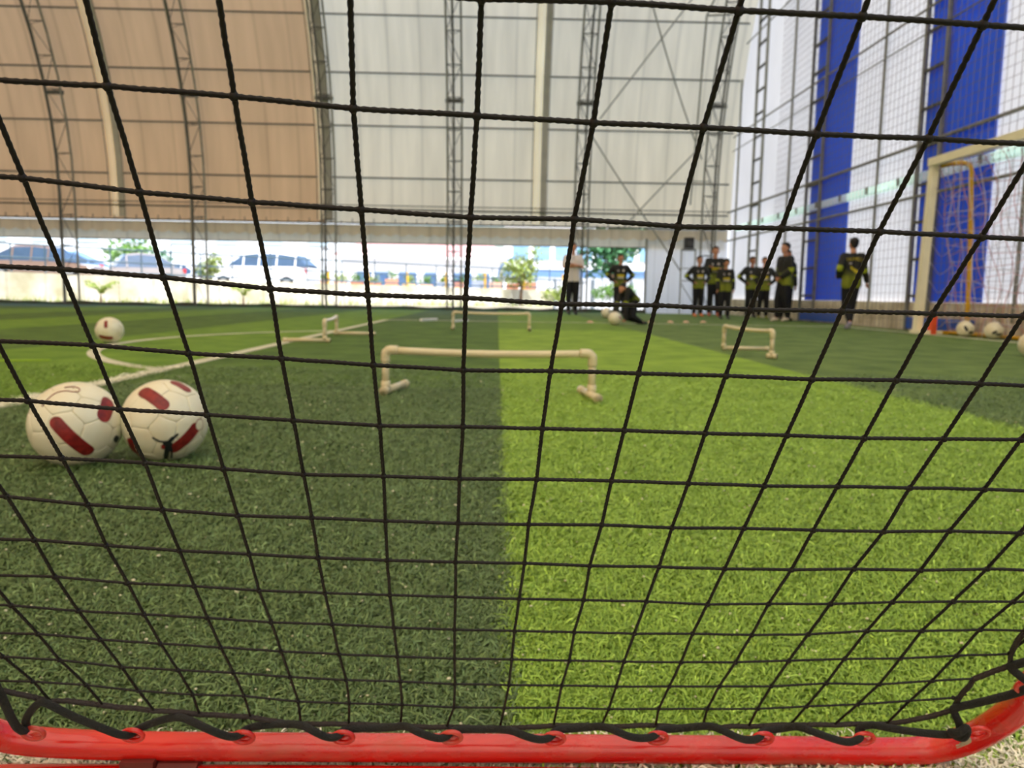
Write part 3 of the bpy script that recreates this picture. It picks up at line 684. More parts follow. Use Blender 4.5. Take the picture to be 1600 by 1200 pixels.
for pts, hw in (([(.123, -.962, -.243), (.238, -.914, -.329), (.33, -.874, -.357), (.395, -.848, -.352)], .0019),
                ([(.36, -.85, -.40), (.43, -.80, -.42)], .0052), ([(.41, -.83, -.375), (.504, -.817, -.28)], .0040), ([(.50, -.818, -.285), (.60, -.775, -.19)], .0024),
                ([(.396, -.80, -.45), (.345, -.745, -.575)], .0054), ([(.335, -.74, -.59), (.255, -.62, -.745)], .0048), ([(.255, -.62, -.745), (.19, -.50, -.845)], .0040),
                ([(.43, -.76, -.49), (.413, -.676, -.61)], .0026), ([(.413, -.676, -.61), (.32, -.48, -.81)], .0018)):
    for p, q in zip(pts, pts[1:]):
        c_ = capsule(p, q, hw*1.3, .11, off=.0020); mk_.add(c_.v, c_.f)
stick(mk_, brr, M_bblk, 'leaping_animal_mark', 'black leaping animal mark')
brr.location = (-.888, 2.058, 0)
def simple_ball(loc, label, rot, dark=False, r=.11, group=None):
    t = thing('football', label, 'ball', (loc[0], loc[1], 0), group=group)
    b = MB(); Rm_ = Matrix.Rotation(rot[0], 3, 'X') @ Matrix.Rotation(rot[1], 3, 'Z')
    for f in BF:
        p = panel_mesh(f, Rm_, r); b.add([(v[0], v[1], v[2]+r) for v in p.v], p.f)
    b.build('ball_skin', M_ball, t, smooth=True, local=True)
    return t
fb = simple_ball((-3.27, 6.56), 'white football with a dark red bar low on it, alone by the curved line', (.4, .2))
stick(capsule((-.25, -.84, -.42), (.45, -.72, -.55), .016, .11), fb, M_bred)
stick(capsule((.12, -.72, .68), (.2, -.93, .32), .0135, .11), fb, M_bred)
stick(capsule((-.62, -.6, .52), (-.7, -.62, .3), .008, .11), fb, M_bred, 'red_print')
fr = simple_ball((4.60, 6.50), 'white football with red band cut off by the right picture edge', (.8, 1.2))
stick(capsule((-.75, -.62, .05), (.1, -.99, .12), .017, .11), fr, M_bred)
b1 = simple_ball((1.92, 12.50), 'nearer white football in front of the crouching players', (.3, .1)); stick(capsule((.6, -.7, .3), (.7, -.7, 0), .015, .11), b1, M_bred)
b2 = simple_ball((2.36, 16.6), 'farther white football beside the standing player', (.9, .7)); stick(capsule((.4, -.8, .4), (.6, -.7, .2), .015, .11), b2, M_bblk, 'black_print')
b3 = simple_ball((6.26, 10.16), 'white football with black marks behind the goal line, farther of the two', (.2, .9))
b4 = simple_ball((6.32, 9.66), 'white football with black marks behind the goal line, nearer of the two', (1.2, .4))
for bb, s_ in ((b3, 1), (b4, -1)):
    stick(capsule((-.55, -.8, .25*s_), (-.35, -.85, -.1), .017, .11), bb, M_bblk, 'black_print')
    stick(capsule((.1*s_-.1, -.9, -.4), (.3, -.85, -.35), .015, .11), bb, M_bblk, 'black_print')
    stick(capsule((.3, -.5, .75), (.5, -.6, .6), .016, .11), bb, M_bblk, 'black_print')

# ================================================================== PIPE HURDLES
def hurdle(label, A, B, h, footA, footB, r=.017):
    """A, B ground points of the uprights; footX = (vector back, vector forward) of the foot pipe"""
    A = Vector((*A, 0)); B = Vector((*B, 0)); mid = (A+B)/2
    t = thing('pipe_hurdle', label, 'hurdle', tuple(mid), group=None)
    zf = r+.006; up = Vector((0, 0, 1)); d = (B-A).normalized()
    ta, tb = A+up*h, B+up*h
    sag = [ta.lerp(tb, k/8)-up*.010*sin(pi*k/8) for k in range(9)]
    MB().tube(sag, r, 14).build('crossbar', M_pvc, t, smooth=True)
    for P, T, sgn, ft in ((A, ta, 1, footA), (B, tb, -1, footB)):
        MB().tube([P+up*zf, T-up*.02], r, 14).build('upright', M_pvc, t, smooth=True)
        el = [T-up*.055, T-up*.018, T-up*.008+d*sgn*.008, T+d*sgn*.02, T+d*sgn*.055]
        MB().tube(catmull(el, 4), r*1.24, 14).build('elbow_joint', M_pvc, t, smooth=True)
        MB().tube([P+up*.065, P+up*zf], r*1.24, 14).build('tee_joint', M_pvc, t, smooth=True)
        f0, f1 = Vector((*ft[0], 0)), Vector((*ft[1], 0))
        MB().tube([P+f0+up*zf, P+f1+up*zf], r, 14).build('foot', M_pvc, t, smooth=True)
        MB().tube([P+f0*1.0+up*zf, P+f0+(f1-f0).normalized()*.035+up*zf], r*1.22, 14).build('end_cap', M_pvc, t, smooth=True)
        MB().tube([P+f1+up*zf, P+f1-(f1-f0).normalized()*.035+up*zf], r*1.22, 14).build('end_cap', M_pvc, t, smooth=True)
    return t
hurdle('ivory plastic pipe hurdle standing nearest, spanning dark and lime turf', (-.50, 3.47), (.43, 3.42), .205, ((-.005, -.04), (.06, .26)), ((.01, -.16), (-.03, .16)))
hurdle('ivory pipe hurdle farthest away, behind the nearest one', (-.57, 10.1), (.42, 9.95), .225, ((-.005, -.12), (0, .05)), ((.0, -.12), (0, .05)))
hurdle('ivory pipe hurdle seen almost end on, left beside the white box line', (-1.57, 7.05), (-1.73, 8.35), .20, ((-.38, 0), (.05, 0)), ((-.03, 0), (.42, -.02)))
hurdle('ivory pipe hurdle on the dark turf at right near the goal', (2.03, 6.82), (2.14, 5.92), .215, ((-.01, 0), (.40, -.02)), ((-.03, .02), (.03, -.03)))
# flat marker discs and boards
M_disc = mat('marker_disc', (222, 180, 150), .6, 8, .15)
for i, (x, y, l) in enumerate(((1.65, 13.6, 'pale flat marker disc left of the crouching players'), (2.83, 14.11, 'pale flat marker disc just right of the crouching players'), (3.23, 14.28, 'pink flat marker disc, third from the left on the far line'),
                 (3.56, 14.43, 'pink flat marker disc, second from the right on the far line'), (3.93, 14.59, 'pale flat marker disc, rightmost on the far line'))):
    b = MB(); n = 20
    for (ra, za), (rb, zb) in zip([(.06, .0), (.057, .010), (.04, .025), (.02, .032)], [(.057, .010), (.04, .025), (.02, .032), (.018, .02)]):
        b.add([(x+ra*cos(2*pi*k/n), y+ra*sin(2*pi*k/n), za) for k in range(n)]+[(x+rb*cos(2*pi*k/n), y+rb*sin(2*pi*k/n), zb) for k in range(n)], [(k, (k+1) % n, n+(k+1) % n, n+k) for k in range(n)])
    tag(b.build('marker_disc', M_disc, base=(x, y, 0), smooth=True), l, 'marker', 'marker discs on the far line')
for x, y, a, l in ((-1.17, 13.3, .9, 'white marker strip lying on the far line, the left one'), (-.62, 13.0, .9, 'white marker strip lying beside the far hurdle')):
    tag(MB().box((x, y, .02), (.05, .62, .04), rz=-.35).build('marker_strip', mat('white_plastic', (236, 238, 232), .4, 5, .05), base=(x, y, 0)), l, 'marker')

# ================================================================== GOAL
goal = thing('goal', 'white framed football goal at the right with slack red and white net', 'goal', (6.1, 7.4, 0))
gx, gy0, gy1, gh = 6.13, 11.0, 3.9, 2.42
def post(y, lab=None):
    MB().bar((gx-.06, y, 0), (gx+.01, y, gh), .10).build('post', M_whitepaint, goal)
post(gy0); post(gy1)
MB().box((gx, (gy0+gy1)/2, gh), (.12, gy0-gy1+.10, .11)).build('crossbar', M_whitepaint, goal)
MB().box((gx+.2, gy0-.02, gh+.03), (.38, .07, .05)).build('top_arm', M_whitepaint, goal)
MB().box((gx+.33, (gy0+gy1)/2, gh+.10), (.10, gy0-gy1, .08)).build('back_beam', M_whitepaint, goal)
for y in (gy0-.35, gy1+.4):
    bp = MB().tube(catmull([(gx+.06, y+.25, gh-.07), (gx+.16, y+.1, gh-.06), (gx+.30, y, gh-.10), (gx+.33, y-.02, gh-.35), (gx+.35, y-.08, 1.2), (gx+.38, y-.12, .02)], 6), .032, 10).build('back_brace', M_yellow, goal, smooth=True)
    bp['label'] = 'yellow bent back brace'
MB().tube([(gx, gy0-.1, .03), (gx+.36, gy0-.1, .03), (gx+.36, gy1, .03), (gx, gy1, .03)], .025, 8).build('ground_bar', M_yellow, goal)
MB().box((gx+.09, gy0-.12, .16), (.08, .09, .32)).build('post_guard', mat('orange_guard', (236, 92, 48), .5, 5, .15), goal)['label'] = 'orange guard at the foot of the post'
MB().box((gx+.04, gy0-.05, .03), (.36, .22, .05)).build('foot_plate', M_whitepaint, goal)
# slack net hanging behind
M_nr = mat('red_cord', (206, 150, 154), .7, 9, .2); M_nw = mat('pale_cord', (206, 204, 214), .7, 9, .1)
for mi_, (m_, lab, ph_) in enumerate(((M_nr, 'faded red net strands', 0), (M_nw, 'white net strands', 1.7))):
    b = MB()
    for j in range(0, 26):
        y = gy0-.06-.26*j-(.085 if mi_ else 0); P = []
        for k in range(15):
            f = k/14; z = (gh-.05)*(1-f); P.append((gx+.04+.32*f**.6+.05*sin(j*1.3+k*.9), y+.05*sin(k*.8+j*.7+ph_), z))
        b.tube(P, .0045, 4)
    for k in range(14):
        f = (k+.4*mi_)/14; P = []
        for j in range(0, 70):
            y = gy0-.06-.1*j; P.append((gx+.04+.32*f**.6+.05*sin(j*.9+k), y, (gh-.05)*(1-f)-.10*abs(sin(j*.17+k*.8+ph_))))
        b.tube(P, .0045, 4)
    for k in range(9):     # drooping side panel
        f = k/9; P = [(gx+.02+.34*i/8, gy0-.05-.03*sin(i), (gh-.1)*(1-f)-.18*sin(pi*i/8)) for i in range(9)]; b.tube(P, .0045, 4)
    o = b.build('goal_net', m_, goal); o['label'] = lab; o['kind'] = 'stuff'
# ================================================================== OUTSIDE
M_ground = mat('pale_gravel', (160, 154, 136), .95, 1.5, .0, col2=(130, 124, 100), bump=.3)
tag(MB().box((-14, 62.4, -.1), (120, 79.6, .12)).build('yard', M_ground), kind='structure')
M_lot = mat('parking_concrete', (190, 190, 186), .9, 2, .12)
# low wall running obliquely away outside the hall, with weeds at its foot
LW = [(-31, 24.2, 1.10), (-18, 25.6, 1.00), (-10.5, 29.5, .84), (0, 36, .74), (12, 44, .70)]
lw = thing('low_wall', 'long stained whitish low wall outside the hall with weeds along its foot', 'wall', (-10, 29.5, -.04))
M_lw = mat('stained_render', (200, 198, 188), .9, 1.2, .0, col2=(160, 158, 132), bump=.3)
b = MB()
for (x0, y0, z0), (x1, y1, z1) in zip(LW, LW[1:]):
    n = Vector((-(y1-y0), x1-x0, 0)).normalized()*.18
    b.add([(x0, y0, -.04), (x1, y1, -.04), (x1, y1, z1), (x0, y0, z0), (x0+n.x, y0+n.y, -.04), (x1+n.x, y1+n.y, -.04), (x1+n.x, y1+n.y, z1), (x0+n.x, y0+n.y, z0)], [(0, 1, 2, 3), (3, 2, 6, 7), (5, 4, 7, 6)])
b.build('wall_body', M_lw, lw)
def on_wall(t_):
    t_ *= len(LW)-1; i = min(int(t_), len(LW)-2); f = t_-i; a, c = LW[i], LW[i+1]
    return Vector((a[0]+(c[0]-a[0])*f, a[1]+(c[1]-a[1])*f, a[2]+(c[2]-a[2])*f))
for k in range(1, 30):
    p = on_wall(k/30); MB().box((p.x, p.y-.02, p.z/2), (.03, .05, p.z)).build('wall_joint', M_lw, lw)
# metal fence on the wall
fe = thing('metal_fence', 'thin blue grey metal railing on top of the low wall', 'fence', (-10, 29.6, .85))
M_fe = mat('fence_paint', (66, 92, 108), .5, 4, .2)
for zz in (.95, .5, .12): MB().tube([(p[0], p[1]+.09, p[2]+zz) for p in LW], .03, 6).build('rail', M_fe, fe)
for k in range(34):
    p = on_wall((k+.3)/34); MB().tube([(p.x, p.y+.09, p.z-.05), (p.x, p.y+.09, p.z+(1.25 if k % 3 == 0 else .97))], .025, 6).build('fence_post', M_fe, fe)
# raised car park behind
cp = MB(); cpv = []
for p in LW: cpv += [(p[0], p[1]+.2, p[2]-.55), (p[0]-3, p[1]+26, p[2]-.45)]
cp.add(cpv, [(2*i, 2*i+2, 2*i+3, 2*i+1) for i in range(len(LW)-1)]); tag(cp.build('car_park', M_lot), kind='structure')

def leaf_quad(b, p, s, mi=0):
    n = Vector((rnd.gauss(0, 1), rnd.gauss(0, 1), rnd.gauss(0, 1)+.6)).normalized(); u = n.orthogonal().normalized(); u = Matrix.Rotation(rnd.uniform(0, 6.28), 3, n) @ u; v = n.cross(u)
    b.add([p-u*s, p-v*s*.45, p+u*s, p+v*s*.45], [(0, 1, 2, 3)], mi)
def foliage(b, c, r, n, s, shell=.45):
    for _ in range(n):
        d = Vector((rnd.gauss(0, 1), rnd.gauss(0, 1), rnd.gauss(0, 1))).normalized()*(rnd.uniform(shell, 1))
        leaf_quad(b, Vector((c[0]+d.x*r[0], c[1]+d.y*r[1], c[2]+d.z*r[2])), s*rnd.uniform(.6, 1.3))
def tree(label, x, y, z0, h, r, n, s, m, blobs=6, cat='tree'):
    t = thing('tree' if cat == 'tree' else 'bush', label, cat, (x, y, z0))
    st = MB(); st.tube([(x, y, z0-.1), (x+.03, y, z0+h*.35), (x, y+.02, z0+h*.75)], [.035*h, .025*h, .01*h], 8)
    f = MB()
    for k in range(blobs):
        a = 2*pi*k/blobs; q = (x+cos(a)*r*.5, y+sin(a)*r*.4, z0+h*(.45+.4*rnd.random()))
        st.tube([(x, y, z0+h*.3), q], [.012*h, .004*h], 6)
        foliage(f, q, (r*.6, r*.5, h*.26), n//blobs, s)
    st.build('trunk', M_bark, t); f.build('foliage', m, t)['kind'] = 'stuff'
    return t
tree('dark green tree behind the parked cars at left', -18.6, 42, .4, 2.1, 1.2, 900, .12, M_leafdk)
tree('lime green bush against the railing between the parked cars', -11.0, 29.9, .35, 1.5, .55, 700, .07, M_leafy, 5, 'bush')
tree('broad blue green tree outside the right end of the opening', 5.0, 34, .0, 4.2, 1.5, 2600, .13, M_leafdk, 9)
tree('young yellow green tree in front of the blue arch', 1.1, 36.2, .1, 2.5, 1.0, 900, .10, M_leafy, 6)
tree('low yellow green bush outside below the blue arch', 2.2, 27.5, -.04, .95, .7, 700, .06, M_leafy, 5, 'bush')
tree('green bush at the foot of the corner opening, beside the white sheet', 4.0, 26.5, -.04, .95, .8, 800, .06, M_leaf, 5, 'bush')
tree('green tree top behind the white building at far left', -21.5, 46, .4, 3.0, 1.6, 800, .15, M_leaf)
# weeds and palm-like shoots at the wall foot
wd = MB()
for k in range(900):
    p = on_wall(rnd.random()); s_ = rnd.uniform(.08, .30); q = Vector((p.x+rnd.uniform(-.2, .2), p.y-rnd.uniform(.1, .7), -.04))
    d = Vector((rnd.uniform(-.6, .6), rnd.uniform(-.4, .4), 1)).normalized()*s_
    wd.add([q+Vector((-.02, 0, 0)), q+Vector((.02, 0, 0)), q+d], [(0, 1, 2)])
tag(wd.build('weeds', M_leafy), 'sparse yellow green weeds along the foot of the low wall', 'weeds', kind='stuff')
for (x, y, l) in ((-13.4, 26.4, 'spiky fern like plant against the low wall at left'), (-9.3, 28.5, 'small spiky plant against the low wall behind the third truss')):
    t = thing('fern', l, 'plant', (x, y, -.04)); f = MB()
    for k in range(16):
        a = 2*pi*k/16; L = rnd.uniform(.4, .75); P = [Vector((x+cos(a)*L*s_*.9, y+sin(a)*L*s_*.5, .30+L*s_*1.5-.95*L*s_*s_)) for s_ in (0, .3, .6, .85, 1)]
        for i in range(4):
            for sg in (-1, 1):
                m0 = P[i].lerp(P[i+1], .5); f.add([P[i], m0+Vector((.03, .05*sg, -.10)), P[i+1]], [(0, 1, 2)])
        f.tube(P, .006, 4)
    MB().tube([(x, y, -.04), (x, y, .28)], [.05, .02], 6).build('stem', M_bark, t)
    f.build('fronds', M_leafy, t)

# ---- cars
def car(label, x, y, z, rz, col, L=4.2, W=1.75, H=1.48, suv=False, group=None):
    t = thing('car', label, 'car', (x, y, z), rz)
    h = H; pm = mat('car_paint_%d_%d_%d' % col, col, .25, 2, .05, coat=.8, metal=.1)
    if suv: prof_ = [(-.5, .32, .86, None), (-.485, .22, .95, None), (-.40, .2, .98, None), (-.27, .2, 1.0, .05), (-.12, .2, 1.0, .88), (.03, .2, 1.0, 1.0), (.2, .2, 1.0, .98), (.38, .2, 1.0, .78), (.485, .22, .98, .12), (.5, .3, .9, None)]
    else: prof_ = [(-.5, .30, .66, None), (-.485, .2, .76, None), (-.36, .18, .86, None), (-.24, .18, .9, .05), (-.12, .18, .92, .88), (.03, .18, .93, 1.0), (.2, .18, .94, .94), (.36, .18, .95, .35), (.45, .19, .93, .02), (.5, .3, .8, None)]
    zb = .62*h
    b = MB(); vs = []; n = 0
    for (fx, z0, zt, rf) in prof_:
        X = fx*L; w = W/2*(.93 if abs(fx) > .47 else 1); zz = zb*zt
        vs += [(X, -w*.92, z0*.9), (X, -w, z0+.15), (X, -w, zz*.75), (X, -w*.95, zz), (X, w*.95, zz), (X, w, zz*.75), (X, w, z0+.15), (X, w*.92, z0*.9)]; n += 1
    fs = [(8*i+k, 8*i+8+k, 8*i+8+(k+1) % 8, 8*i+(k+1) % 8) for i in range(n-1) for k in range(8)]+[tuple(range(7, -1, -1)), tuple(8*(n-1)+k for k in range(8))]
    b.add(vs, fs); b.build('car_body', pm, t, smooth=False, local=True)
    g = MB(); r_ = MB(); cab = [(fx*L, zb*zt, rf) for fx, z0, zt, rf in prof_ if rf is not None]; vs = []
    for X, zz, rf in cab:
        zr = zz+(h-zz)*rf; w0 = W/2*.95; w1 = W/2*(.95-.2*rf)
        vs += [(X, -w0, zz), (X, -w1, zr-.09*rf), (X, -w1*.8, zr), (X, w1*.8, zr), (X, w1, zr-.09*rf), (X, w0, zz)]
    m = len(cab)
    g.add(vs, [(6*i+k, 6*i+6+k, 6*i+7+k, 6*i+1+k) for i in range(m-1) for k in (0, 4)]+[(1, 2, 8, 7), (2, 3, 9, 8), (3, 4, 10, 9), (6*(m-2)+1, 6*(m-2)+2, 6*(m-1)+2, 6*(m-1)+1), (6*(m-2)+2, 6*(m-2)+3, 6*(m-1)+3, 6*(m-1)+2), (6*(m-2)+3, 6*(m-2)+4, 6*(m-1)+4, 6*(m-1)+3)])
    g.build('car_windows', M_glass, t, local=True)
    r_.add(vs, [(6*i+k, 6*i+6+k, 6*i+7+k, 6*i+1+k) for i in range(1, m-2) for k in (1, 2, 3)])
    for i in range(1, m-1):
        a, c = Vector(vs[6*i]), Vector(vs[6*i+1]); 
        for sg in (1, -1): r_.bar((a.x, a.y*sg*1.01, a.z), (c.x, c.y*sg*1.01, c.z), .05)
    r_.build('car_roof', pm, t, local=True)
    for fx in (-.31, .30):
        for sg in (-1, 1):
            wv = MB(); wv.tube([(fx*L, sg*W*.40, .32), (fx*L, sg*W*.51, .32)], .32, 18); o = wv.build('wheel', M_rubber, t, local=True)
            hb = MB(); hb.tube([(fx*L, sg*W*.50, .32), (fx*L, sg*W*.52, .32)], .19, 12); hb.build('hubcap', mat('alloy', (180, 184, 188), .3, 5, .1, metal=.6), o, local=True)
    tlm = mat('tail_lamp', (214, 34, 40), .3, 5, .1)
    for sg in (-1, 1):
        MB().box((L*.485, sg*W*.40, zb*.84), (.10, .32, .16)).build('tail_light', tlm, t, local=True)
        MB().box((-L*.485, sg*W*.38, zb*.70), (.08, .34, .12)).build('headlight', mat('lamp_glass', (230, 236, 240), .1, 5, .05), t, local=True)
    return t
car('brown orange car parked behind the railing at left', -17.5, 30.4, .60, pi+.08, (124, 106, 96), 4.0)
car('silver brown car parked to the right of the brown orange one', -15.4, 33.3, .5, .6, (140, 136, 136), 3.7)
car('white sport utility car parked behind the railing', -10.3, 34.3, .46, -.06, (240, 242, 246), 4.5, 1.85, 1.70, True)
car('pale blue car cut off by the left picture edge', -22.0, 29.9, .55, .1, (176, 190, 220), 4.2)
car('white car half hidden behind the lime bush', -15.9, 38.8, .34, -.3, (232, 234, 238), 4.2)
car('blue grey car farther back above the brown orange one', -21.2, 38.0, .7, .15, (112, 150, 196), 4.4, 1.8, 1.55)
# ---- buildings
M_wallw = mat('building_white', (240, 242, 244), .8, 1, .06); M_redr = mat('red_roof', (190, 150, 150), .8, 2, .15); M_win = mat('window_blue', (130, 170, 200), .2, 2, .2); M_band = mat('blue_band', (90, 124, 168), .5, 2, .15)
bA = thing('building', 'long plain pale building far behind the parked cars', 'building', (-26, 66, 0))
MB().box((-28, 66, 3.4), (34, 8, 7.0)).build('building_wall', mat('building_pale', (214, 222, 230), .8, 1, .06), bA)
for k in range(9): MB().box((-43+3.6*k, 61.95, 4.6), (1.6, .12, 1.0)).build('window', mat('pale_window', (180, 204, 220), .3, 2, .1), bA)
MB().box((-28, 66, 7.0), (34.6, 8.6, .3)).build('roof_edge', M_wallw, bA)
bB = thing('building', 'low white building with a faded red roof and blue door panels', 'building', (-4.5, 50, 0))
MB().box((-4.8, 51, 1.35), (9.8, 5, 2.7)).build('building_wall', M_wallw, bB)
b = MB(); b.add([(-10.2, 48.0, 2.75), (.6, 48.0, 2.75), (.6, 54, 2.75), (-10.2, 54, 2.75), (-9.0, 51, 3.75), (-.4, 51, 3.75)], [(0, 1, 5, 4), (1, 2, 5), (2, 3, 4, 5), (3, 0, 4), (3, 2, 1, 0)]); b.build('roof', M_redr, bB)
MB().box((-4.8, 47.6, 2.62), (10.6, .5, .14)).build('fascia', M_wallw, bB)
for x, w_ in ((-8.3, .9), (-7.2, .8), (-5.6, 1.1), (-4.2, .7), (-2.2, 1.2), (-.9, .8)): MB().box((x, 48.44, 1.3), (w_, .1, .95)).build('window', M_band, bB)
bC = thing('building', 'tall white building with a row of pale blue windows and a dark blue band', 'building', (6, 58, 0))
MB().box((6.2, 60, 3.6), (11.5, 6, 7.2)).build('building_wall', M_wallw, bC)
for k in range(7): MB().box((1.7+1.55*k, 56.95, 3.6), (1.15, .12, 1.1)).build('window', M_win, bC)
MB().box((6.2, 56.9, 2.1), (11.6, .25, .55)).build('fascia_band', M_band, bC)
ar = thing('garden_arch', 'slender blue metal arch behind the yellow green tree', 'arch', (1.0, 40, .1))
MB().tube([(1.0+1.0*cos(pi*k/16), 40, 1.25+1.15*sin(pi*k/16)) for k in range(17)]+[], .05, 8).build('arch_tube', M_band, ar)
for sx in (-1, 1): MB().tube([(1+sx*1.0, 40, 0), (1+sx*1.0, 40, 1.25)], .05, 8).build('arch_leg', M_band, ar)
# painted garden strip: low boxes, yellow posts
gp = random.Random(3)
NTH = ['first', 'second', 'third', 'fourth', 'fifth', 'sixth', 'seventh', 'eighth', 'ninth', 'tenth', 'eleventh', 'twelfth', 'thirteenth']
cols = [(196, 140, 110), (206, 170, 150), (170, 150, 150), (220, 190, 150), (180, 120, 90), (150, 160, 180)]
for k in range(13):
    x = -8.6+.85*k; y = 38.3; c = cols[gp.randrange(6)]; h_ = gp.uniform(.5, .75); zz = .42
    t = thing('planter_box', 'small faded planter box beyond the low wall, '+NTH[k]+' from the left', 'planter', (x, y, zz), group='planter boxes beyond the low wall')
    MB().box((x, y, zz+h_/2), (.62, .35, h_)).build('box', mat('planter_%d%d%d' % c, c, .8, 6, .2), t)
    f = MB(); foliage(f, (x, y, zz+h_+.15), (.38, .2, .28), 90, .08, .2); f.build('plant', M_leafy if k % 2 else M_leaf, t)['kind'] = 'stuff'
for k in range(7):
    x = -8.2+1.9*k
    o = MB().tube([(x, 37.8, .4), (x, 37.8, 1.5)], .06, 10).build('yellow_post', M_yellow, base=(x, 37.8, .4)); tag(o, 'short yellow post among the planter boxes, '+NTH[k]+' from the left', 'post', 'yellow posts beyond the low wall')
cf = thing('sheet_fence', 'low pale corrugated sheet fence outside the right end of the opening', 'fence', (5, 30, 0))
b = MB(); vs = []; N = 120
for i in range(N+1):
    x = 2.2+4.6*i/N; y = 30+.04*sin(i*1.6); vs += [(x, y, -.04), (x, y, 1.05)]
b.add(vs, [(2*i, 2*i+2, 2*i+3, 2*i+1) for i in range(N)]); b.build('sheet', mat('grey_sheet', (200, 206, 216), .6, 2, .15), cf)
for x in (2.2, 3.7, 5.2, 6.7): MB().tube([(x, 29.93, -.04), (x, 29.93, 1.12)], .03, 6).build('fence_post', M_fe, cf)

# ================================================================== PEOPLE
def shirt_mat(kind):
    """black jersey fading to lime at the hem; 'tc' = (side, front, height along the torso), 'arm' = distance down the sleeve"""
    m = bpy.data.materials.new('jersey_'+kind); m.use_nodes = True; nt = m.node_tree; b = nt.nodes['Principled BSDF']; b.inputs['Roughness'].default_value = .75
    at = nt.nodes.new('ShaderNodeAttribute'); at.attribute_name = 'tc'; sx = nt.nodes.new('ShaderNodeSeparateXYZ'); nt.links.new(at.outputs['Vector'], sx.inputs[0])
    ar_ = nt.nodes.new('ShaderNodeAttribute'); ar_.attribute_name = 'arm'
    if kind == 'coach':
        b.inputs['Base Color'].default_value = (*lin((214, 208, 204)), 1); return m
    ns = nt.nodes.new('ShaderNodeTexNoise'); ns.inputs['Scale'].default_value = 9; nt.links.new(at.outputs['Vector'], ns.inputs[0])
    ad = nt.nodes.new('ShaderNodeMath'); ad.operation = 'MULTIPLY_ADD'; ad.inputs[1].default_value = .35; nt.links.new(ns.outputs[0], ad.inputs[0]); nt.links.new(sx.outputs[2], ad.inputs[2])
    r1 = nt.nodes.new('ShaderNodeMapRange'); r1.inputs[1].default_value = .62; r1.inputs[2].default_value = .25; nt.links.new(ad.outputs[0], r1.inputs[0])
    mx = nt.nodes.new('ShaderNodeMix'); mx.data_type = 'RGBA'; mx.inputs[6].default_value = (*lin((24, 26, 24)), 1); mx.inputs[7].default_value = (*lin((116, 126, 22)), 1); nt.links.new(r1.outputs[0], mx.inputs[0])
    # lime band on the sleeve
    s1 = nt.nodes.new('ShaderNodeMath'); s1.operation = 'GREATER_THAN'; s1.inputs[1].default_value = .44; nt.links.new(ar_.outputs['Fac'], s1.inputs[0])
    s2 = nt.nodes.new('ShaderNodeMath'); s2.operation = 'LESS_THAN'; s2.inputs[1].default_value = .56; nt.links.new(ar_.outputs['Fac'], s2.inputs[0])
    s3 = nt.nodes.new('ShaderNodeMath'); s3.operation = 'MULTIPLY'; nt.links.new(s1.outputs[0], s3.inputs[0]); nt.links.new(s2.outputs[0], s3.inputs[1])
    # sleeves otherwise black
    s4 = nt.nodes.new('ShaderNodeMath'); s4.operation = 'GREATER_THAN'; s4.inputs[1].default_value = .12; nt.links.new(ar_.outputs['Fac'], s4.inputs[0])
    m2 = nt.nodes.new('ShaderNodeMix'); m2.data_type = 'RGBA'; m2.inputs[7].default_value = (*lin((24, 26, 24)), 1); nt.links.new(s4.outputs[0], m2.inputs[0]); nt.links.new(mx.outputs[2], m2.inputs[6])
    m3 = nt.nodes.new('ShaderNodeMix'); m3.data_type = 'RGBA'; m3.inputs[7].default_value = (*lin((146, 160, 28)), 1); nt.links.new(s3.outputs[0], m3.inputs[0]); nt.links.new(m2.outputs[2], m3.inputs[6])
    nt.links.new(m3.outputs[2], b.inputs['Base Color']); return m
M_jersey = shirt_mat('team'); M_coach = shirt_mat('coach')
M_pr_y = mat('print_yellow', (196, 180, 30), .7, 40, .2); M_pr_w = mat('print_white', (196, 190, 186), .7, 40, .15)
M_trous = mat('trousers', (14, 16, 22), .85, 20, .3); M_eye = mat('eye', (24, 18, 18), .3, 5, .1); M_lip = mat('lip', (150, 84, 74), .5, 5, .1)

def V(*a): return Vector(a)
def blob(b, pts):
    for (p, r), (q, s) in zip(pts, pts[1:]):
        b.tube([p, q], [r, s], 10); b.ell(q, s, 10, 7)
    b.ell(pts[0][0], pts[0][1], 10, 7)
def remesh(b, vox, smooth=2):
    me = bpy.data.meshes.new('t'); me.from_pydata([tuple(v) for v in b.v], [], b.f); o = bpy.data.objects.new('t', me); C.objects.link(o)
    m = o.modifiers.new('r', 'REMESH'); m.mode = 'VOXEL'; m.voxel_size = vox
    if smooth: s = o.modifiers.new('s', 'SMOOTH'); s.factor = .5; s.iterations = smooth
    dg = bpy.context.evaluated_depsgraph_get(); out = bpy.data.meshes.new_from_object(o.evaluated_get(dg)); bpy.data.objects.remove(o); bpy.data.meshes.remove(me)
    return out
def link_mesh(me, name, m, parent, extra=None):
    if extra:
        bm = bmesh.new(); bm.from_mesh(me)
        vs = [bm.verts.new(v) for v in extra.v]
        for f in extra.f:
            try: bm.faces.new([vs[i] for i in f])
            except ValueError: pass
        bm.to_mesh(me); bm.free()
    me.materials.clear(); me.materials.append(m); me.name = name
    me.polygons.foreach_set('use_smooth', [True]*len(me.polygons))
    o = bpy.data.objects.new(name, me); C.objects.link(o); o.parent = parent; return o
